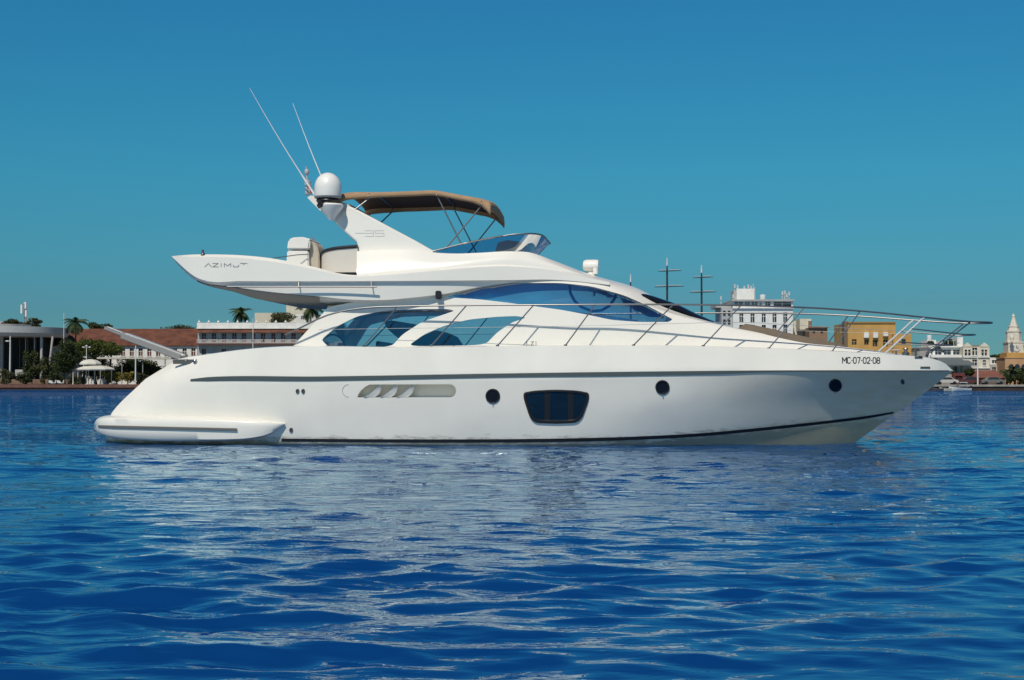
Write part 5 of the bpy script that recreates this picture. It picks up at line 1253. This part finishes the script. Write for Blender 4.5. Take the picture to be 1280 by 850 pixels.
m = MB(); ring = [Vector((X0 + 4.5*k*math.cos(a), 0, Z_(434.5, Y) + 4.5*k*math.sin(a))) for a in np.linspace(0, 2*math.pi, 24, endpoint=False)]
yf = Y + 4 - 13.4*k*1.08*math.cos(math.pi/4)
m.grid([[p + Vector((0, yf + .02, 0)) for p in ring], [p + Vector((0, yf - .15, 0)) for p in ring]], closed=True); m.add([p + Vector((0, yf - .15, 0)) for p in ring], [tuple(range(24))]); cf = part(ct, 'clock_face', m, mat('dial', (.6, .58, .52), .6))
m = MB(); zc = Z_(434.5, Y); m.box((X0 - .05, yf - .2, zc - .05), (X0 + .05, yf - .16, zc + .45)); m.box((X0 + .052, yf - .2, zc - .05), (X0 + .35, yf - .16, zc + .05)); m.v = [v - ct.location for v in m.v]; m.build('hand', black, cf)
yg = Y + 4 - 22*k*1.08*math.cos(math.pi/4)
for dx in (-9, -1.5, 7):
    m = MB(); a = X0 + dx*k; P = [(a - .5, GZ + 1), (a - .5, Z_(458, Y)), (a - .3, Z_(455.6, Y)), (a, Z_(454.8, Y)), (a + .3, Z_(455.6, Y)), (a + .5, Z_(458, Y)), (a + .5, GZ + 1)]; m.prism(P, yg - .06, yg + .05); part(ct, 'arched_opening', m, winm)
for px, py, r, sd, lb in ((1258, 465, 9, 3, 'small palm left of the clock tower base'), (1268, 461, 10, 4, 'palm in front of the left side of the clock tower base'), (1279, 464, 10, 6, 'palm at the right edge in front of the clock tower')):
    palm('palm_tree', lb, px, py, 230, r, sd, nf=15)
for i, (px, py, rx, rz, lb) in enumerate(((1262, 472, 9, 7, 'dark shrub below the clock tower, left'), (1275, 471, 9, 9, 'dark shrub below the clock tower, right edge'), (1212, 465, 7, 6, 'dark tree behind the market stall'), (1187, 464, 8, 4, 'low dark bush above the stone shed'))):
    tree('shrub', lb, px, py, 229 if px > 1240 else 238, rx, rz, leaf_d, 80 + i, cat='shrub', n=700, leaf=.34)
# cars on the right quay
def car(px, Y, col, lb, L=4.2):
    x = X_(px, Y); r = empty('parked_car', (x, Y, GZ)); tag(r, lb, 'car', 'cars parked on the right quay')
    m = MB(); P = [(-2.1, .35), (-2.1, .8), (-1.75, .92), (-1.2, 1.0), (-.75, 1.42), (.75, 1.45), (1.35, 1.0), (2.0, .88), (2.1, .6), (2.1, .35)]
    m.prism([(x + a, GZ + b) for a, b in P], Y - .8, Y + .8); part(r, 'body', m, mat('car_' + lb.split()[0], col, .3, coat=.5), bevel=.06)
    m = MB(); m.prism([(x + a, GZ + b) for a, b in [(-1.05, 1.0), (-.7, 1.36), (.68, 1.38), (1.15, 1.0)]], Y - .83, Y + .83); part(r, 'windows', m, winm)
    for s in (-1.3, 1.3):
        m = MB(); m.grid([[Vector((x + s + a*math.cos(t), Y + w_, GZ + .33 + a*math.sin(t))) for t in np.linspace(0, 2*math.pi, 16, endpoint=False)] for a, w_ in ((.05, -.84), (.33, -.84), (.33, .84), (.05, .84))], closed=True); part(r, 'wheels', m, black)
car(1182, 229, (.5, .48, .45), 'white car parked in front of the stone shed'); car(1212, 229.5, (.10, .03, .03), 'maroon car parked left of the pale pole'); car(1240, 229, (.16, .15, .14), 'grey car parked before the red-brown roof shed')
# mooring boats
Y = 217.0; x = X_(1200, Y)
mb_ = empty('motorboat', (x, Y, 0)); tag(mb_, 'small white motorboat with a hard top moored at the right quay', 'motorboat')
m = MB(); rows = []
for kk in range(15):
    t = kk/14; b = .85 * (1 - max(0, .35 - t)**2 * 7.5) if t < .35 else .85; xx = x - 1.9 + 3.6*t; zt = .50 + .28*(1-t)**2
    b = max(b, .03); rows.append([Vector((xx - (.5*(1-t) if False else 0), Y + b*c, z)) for c, z in ((-.1, -.3), (-.8, .1), (-1, zt), (-.9, zt), (-.9, zt-.25), (.9, zt-.25), (.9, zt), (1, zt), (.8, .1), (.1, -.3))])
m.grid(rows, closed=True); m.add(rows[-1], [tuple(range(10))]); m.add(rows[0], [tuple(range(10))]); part(mb_, 'hull', m, mat('small_boat_white', (.7, .7, .68), .3), smooth=40)
m = MB(); m.box((x - .2, Y - .6, 1.40), (x + 1.1, Y + .6, 1.50)); part(mb_, 'hard_top', m, MATS['small_boat_white'], bevel=.03)
for dx, dy in ((-.1, -.5), (1.0, -.5), (-.1, .5), (1.0, .5)): m = MB(); m.tube([Vector((x + dx - (.2 if dx < 0 else 0), Y + dy, .4)), Vector((x + dx, Y + dy, 1.41))], .035, 6); part(mb_, 'post', m, poleg)
m = MB(); m.add([(x - .6, Y - .5, .6), (x - .6, Y + .5, .6), (x - .25, Y + .45, 1.2), (x - .25, Y - .45, 1.2)], [(0, 1, 2, 3)]); part(mb_, 'windscreen', m, winb)
m = MB(); m.box((x + 1.68, Y - .17, .2), (x + 2.0, Y + .17, .9)); part(mb_, 'outboard', m, black, bevel=.06)
for px, col, lb in ((1174, (.05, .06, .08), 'dark rowing boat moored just right of the yacht bow'), (1183, (.45, .42, .36), 'pale rowing boat left of the white motorboat')):
    x = X_(px, Y); r = empty('rowing_boat', (x, Y, 0)); tag(r, lb, 'rowing boat', 'rowing boats at the right quay'); m = MB(); rows = []
    for kk in range(13):
        t = kk/12*2 - 1; b = .6*(1 - abs(t)**2.5) + .02; zt = .45 + .25*t*t
        rows.append([Vector((x + t*1.2, Y + b*c, z)) for c, z in ((-.1, -.2), (-.8, .05), (-1, zt), (-.88, zt), (-.7, .12), (.7, .12), (.88, zt), (1, zt), (.8, .05), (.1, -.2))])
    m.grid(rows, closed=True); part(r, 'hull', m, mat('row_' + lb.split()[0], col, .6)); m = MB(); m.box((x - .1, Y - .5, .33), (x + .12, Y + .5, .37)); part(r, 'bench', m, brownw)
# ================================================================ WATER
def water():
    rng = np.random.default_rng(7)
    th_f = np.linspace(-rad(26), rad(26), 900); th_c = np.linspace(rad(26), 2*math.pi - rad(26), 120)[1:-1]
    th = np.concatenate([th_f, th_c]); nT = len(th)
    R = [0.6]
    while R[-1] < 330: R.append(R[-1] * 1.0056 + 0.002)
    R = np.array(R + [400, 600, 1200, 3000, 8000]); nR = len(R)
    x = CAM.x + np.outer(R, np.sin(th)); y = CAM.y + np.outer(R, np.cos(th)); z = np.zeros_like(x)
    sp = np.outer(R * 0.0056 + .002, np.ones(nT))                      # mesh spacing
    # waves: (wavelength, slope)
    K = 150
    lam = np.exp(rng.uniform(np.log(0.20), np.log(2.6), K))
    ang = rad(86) + rng.normal(0, 0.62, K)                             # mostly running towards and away from the viewer
    ph = rng.uniform(0, 2*math.pi, K)
    xs, ys = x.copy(), y.copy()
    for l, a, p in zip(lam, ang, ph):
        k = 2*math.pi/l; slope = 0.0180 * (1.45 if l < 0.35 else 1.25 if l < 0.9 else 0.95*(0.9/l)**1.3)
        amp = slope / k
        att = np.clip((l / sp - 2.5) / 3.0, 0, 1)
        arg = k * (x*math.cos(a) + y*math.sin(a)) + p
        z += att * amp * np.cos(arg)
        xs += att * amp * 0.95 * math.cos(a) * np.sin(arg) * -1; ys += att * amp * 0.95 * math.sin(a) * np.sin(arg) * -1
    # gusty patches: calmer and rougher areas
    g = 0.75 + 0.45 * np.sin(x*0.21 + 1.3*np.sin(y*0.13)) * np.sin(y*0.34 + 0.8*np.sin(x*0.17) + 1.0)
    z *= g
    # the furrow of slow water against the hull is left flat
    V = np.stack([xs, ys, z], -1).reshape(-1, 3)
    V = np.vstack([V, [[CAM.x, CAM.y, 0]]])
    i = np.arange(nR - 1)[:, None]; j = np.arange(nT)[None, :]; jn = (j + 1) % nT
    Fq = np.stack([i*nT + j, (i+1)*nT + j, (i+1)*nT + jn, i*nT + jn], -1).reshape(-1, 4)[:, ::-1]
    me = bpy.data.meshes.new('water')
    nq = len(Fq); c = len(V) - 1
    tri = np.stack([np.full(nT, c), np.arange(nT), (np.arange(nT)+1) % nT], -1)[:, ::-1]
    loops = np.concatenate([Fq.ravel(), tri.ravel()])
    me.vertices.add(len(V)); me.vertices.foreach_set('co', V.ravel())
    me.loops.add(len(loops)); me.loops.foreach_set('vertex_index', loops.astype(np.int32))
    me.polygons.add(nq + nT)
    st = np.concatenate([np.arange(nq)*4, nq*4 + np.arange(nT)*3]); me.polygons.foreach_set('loop_start', st.astype(np.int32))
    me.update(calc_edges=True); me.validate(); 
    if me.polygons[0].normal.z < 0: me.flip_normals()
    me.shade_smooth()
    o = bpy.data.objects.new('water', me); COL.objects.link(o); tag(o, kind='structure')
    m = bpy.data.materials.new('sea_water'); m.use_nodes = True; t = m.node_tree; t.nodes.clear()
    N = t.nodes.new; Lk = t.links.new
    out = N('ShaderNodeOutputMaterial'); mx = N('ShaderNodeMixShader'); df = N('ShaderNodeBsdfDiffuse'); gl = N('ShaderNodeBsdfGlossy'); fr = N('ShaderNodeFresnel')
    df.inputs[0].default_value = (0.002, 0.044, 0.180, 1); gl.inputs[0].default_value = (0.74, 0.93, 1.0, 1); gl.inputs['Roughness'].default_value = 0.012; fr.inputs[0].default_value = 1.42
    c_ = N('ShaderNodeTexCoord'); mp = N('ShaderNodeMapping'); mp.inputs['Scale'].default_value = (0.62, 1.35, 1); Lk(c_.outputs['Object'], mp.inputs[0])
    n1 = N('ShaderNodeTexNoise'); n1.inputs['Scale'].default_value = 4.2; n1.inputs['Detail'].default_value = 3; n1.inputs['Roughness'].default_value = 0.5; n1.inputs['Distortion'].default_value = 0.4
    n2 = N('ShaderNodeTexNoise'); n2.inputs['Scale'].default_value = 1.3; n2.inputs['Detail'].default_value = 3
    Lk(mp.outputs[0], n1.inputs['Vector']); Lk(mp.outputs[0], n2.inputs['Vector'])
    # open water beyond the yacht is more ruffled than the sheltered water before it; patchy
    sp_ = N('ShaderNodeSeparateXYZ'); Lk(c_.outputs['Object'], sp_.inputs[0])
    mr = N('ShaderNodeMapRange'); mr.inputs[1].default_value = -26; mr.inputs[2].default_value = 45; mr.inputs[3].default_value = 0.3; mr.inputs[4].default_value = 3.6; Lk(sp_.outputs['Y'], mr.inputs[0])
    n3 = N('ShaderNodeTexNoise'); n3.inputs['Scale'].default_value = 0.16; n3.inputs['Detail'].default_value = 2; Lk(mp.outputs[0], n3.inputs['Vector'])
    pr = N('ShaderNodeMapRange'); pr.inputs[1].default_value = 0.35; pr.inputs[2].default_value = 0.65; pr.inputs[3].default_value = 0.55; pr.inputs[4].default_value = 1.35; Lk(n3.outputs['Fac'], pr.inputs[0])
    ml = N('ShaderNodeMath'); ml.operation = 'MULTIPLY'; Lk(mr.outputs[0], ml.inputs[0]); Lk(pr.outputs[0], ml.inputs[1])
    d1 = N('ShaderNodeMath'); d1.operation = 'MULTIPLY'; d1.inputs[1].default_value = 0.030; Lk(ml.outputs[0], d1.inputs[0])
    d2 = N('ShaderNodeMath'); d2.operation = 'MULTIPLY'; d2.inputs[1].default_value = 0.055; Lk(ml.outputs[0], d2.inputs[0])
    b1 = N('ShaderNodeBump'); b1.inputs['Strength'].default_value = 1.0; Lk(d1.outputs[0], b1.inputs['Distance'])
    b2 = N('ShaderNodeBump'); b2.inputs['Strength'].default_value = 1.0; Lk(d2.outputs[0], b2.inputs['Distance'])
    Lk(n1.outputs['Fac'], b1.inputs['Height']); Lk(n2.outputs['Fac'], b2.inputs['Height']); Lk(b2.outputs[0], b1.inputs['Normal'])
    Lk(b1.outputs[0], gl.inputs['Normal']); Lk(b1.outputs[0], fr.inputs['Normal']); Lk(fr.outputs[0], mx.inputs[0]); Lk(df.outputs[0], mx.inputs[1]); Lk(gl.outputs[0], mx.inputs[2]); Lk(mx.outputs[0], out.inputs[0])
    me.materials.append(m)
water()
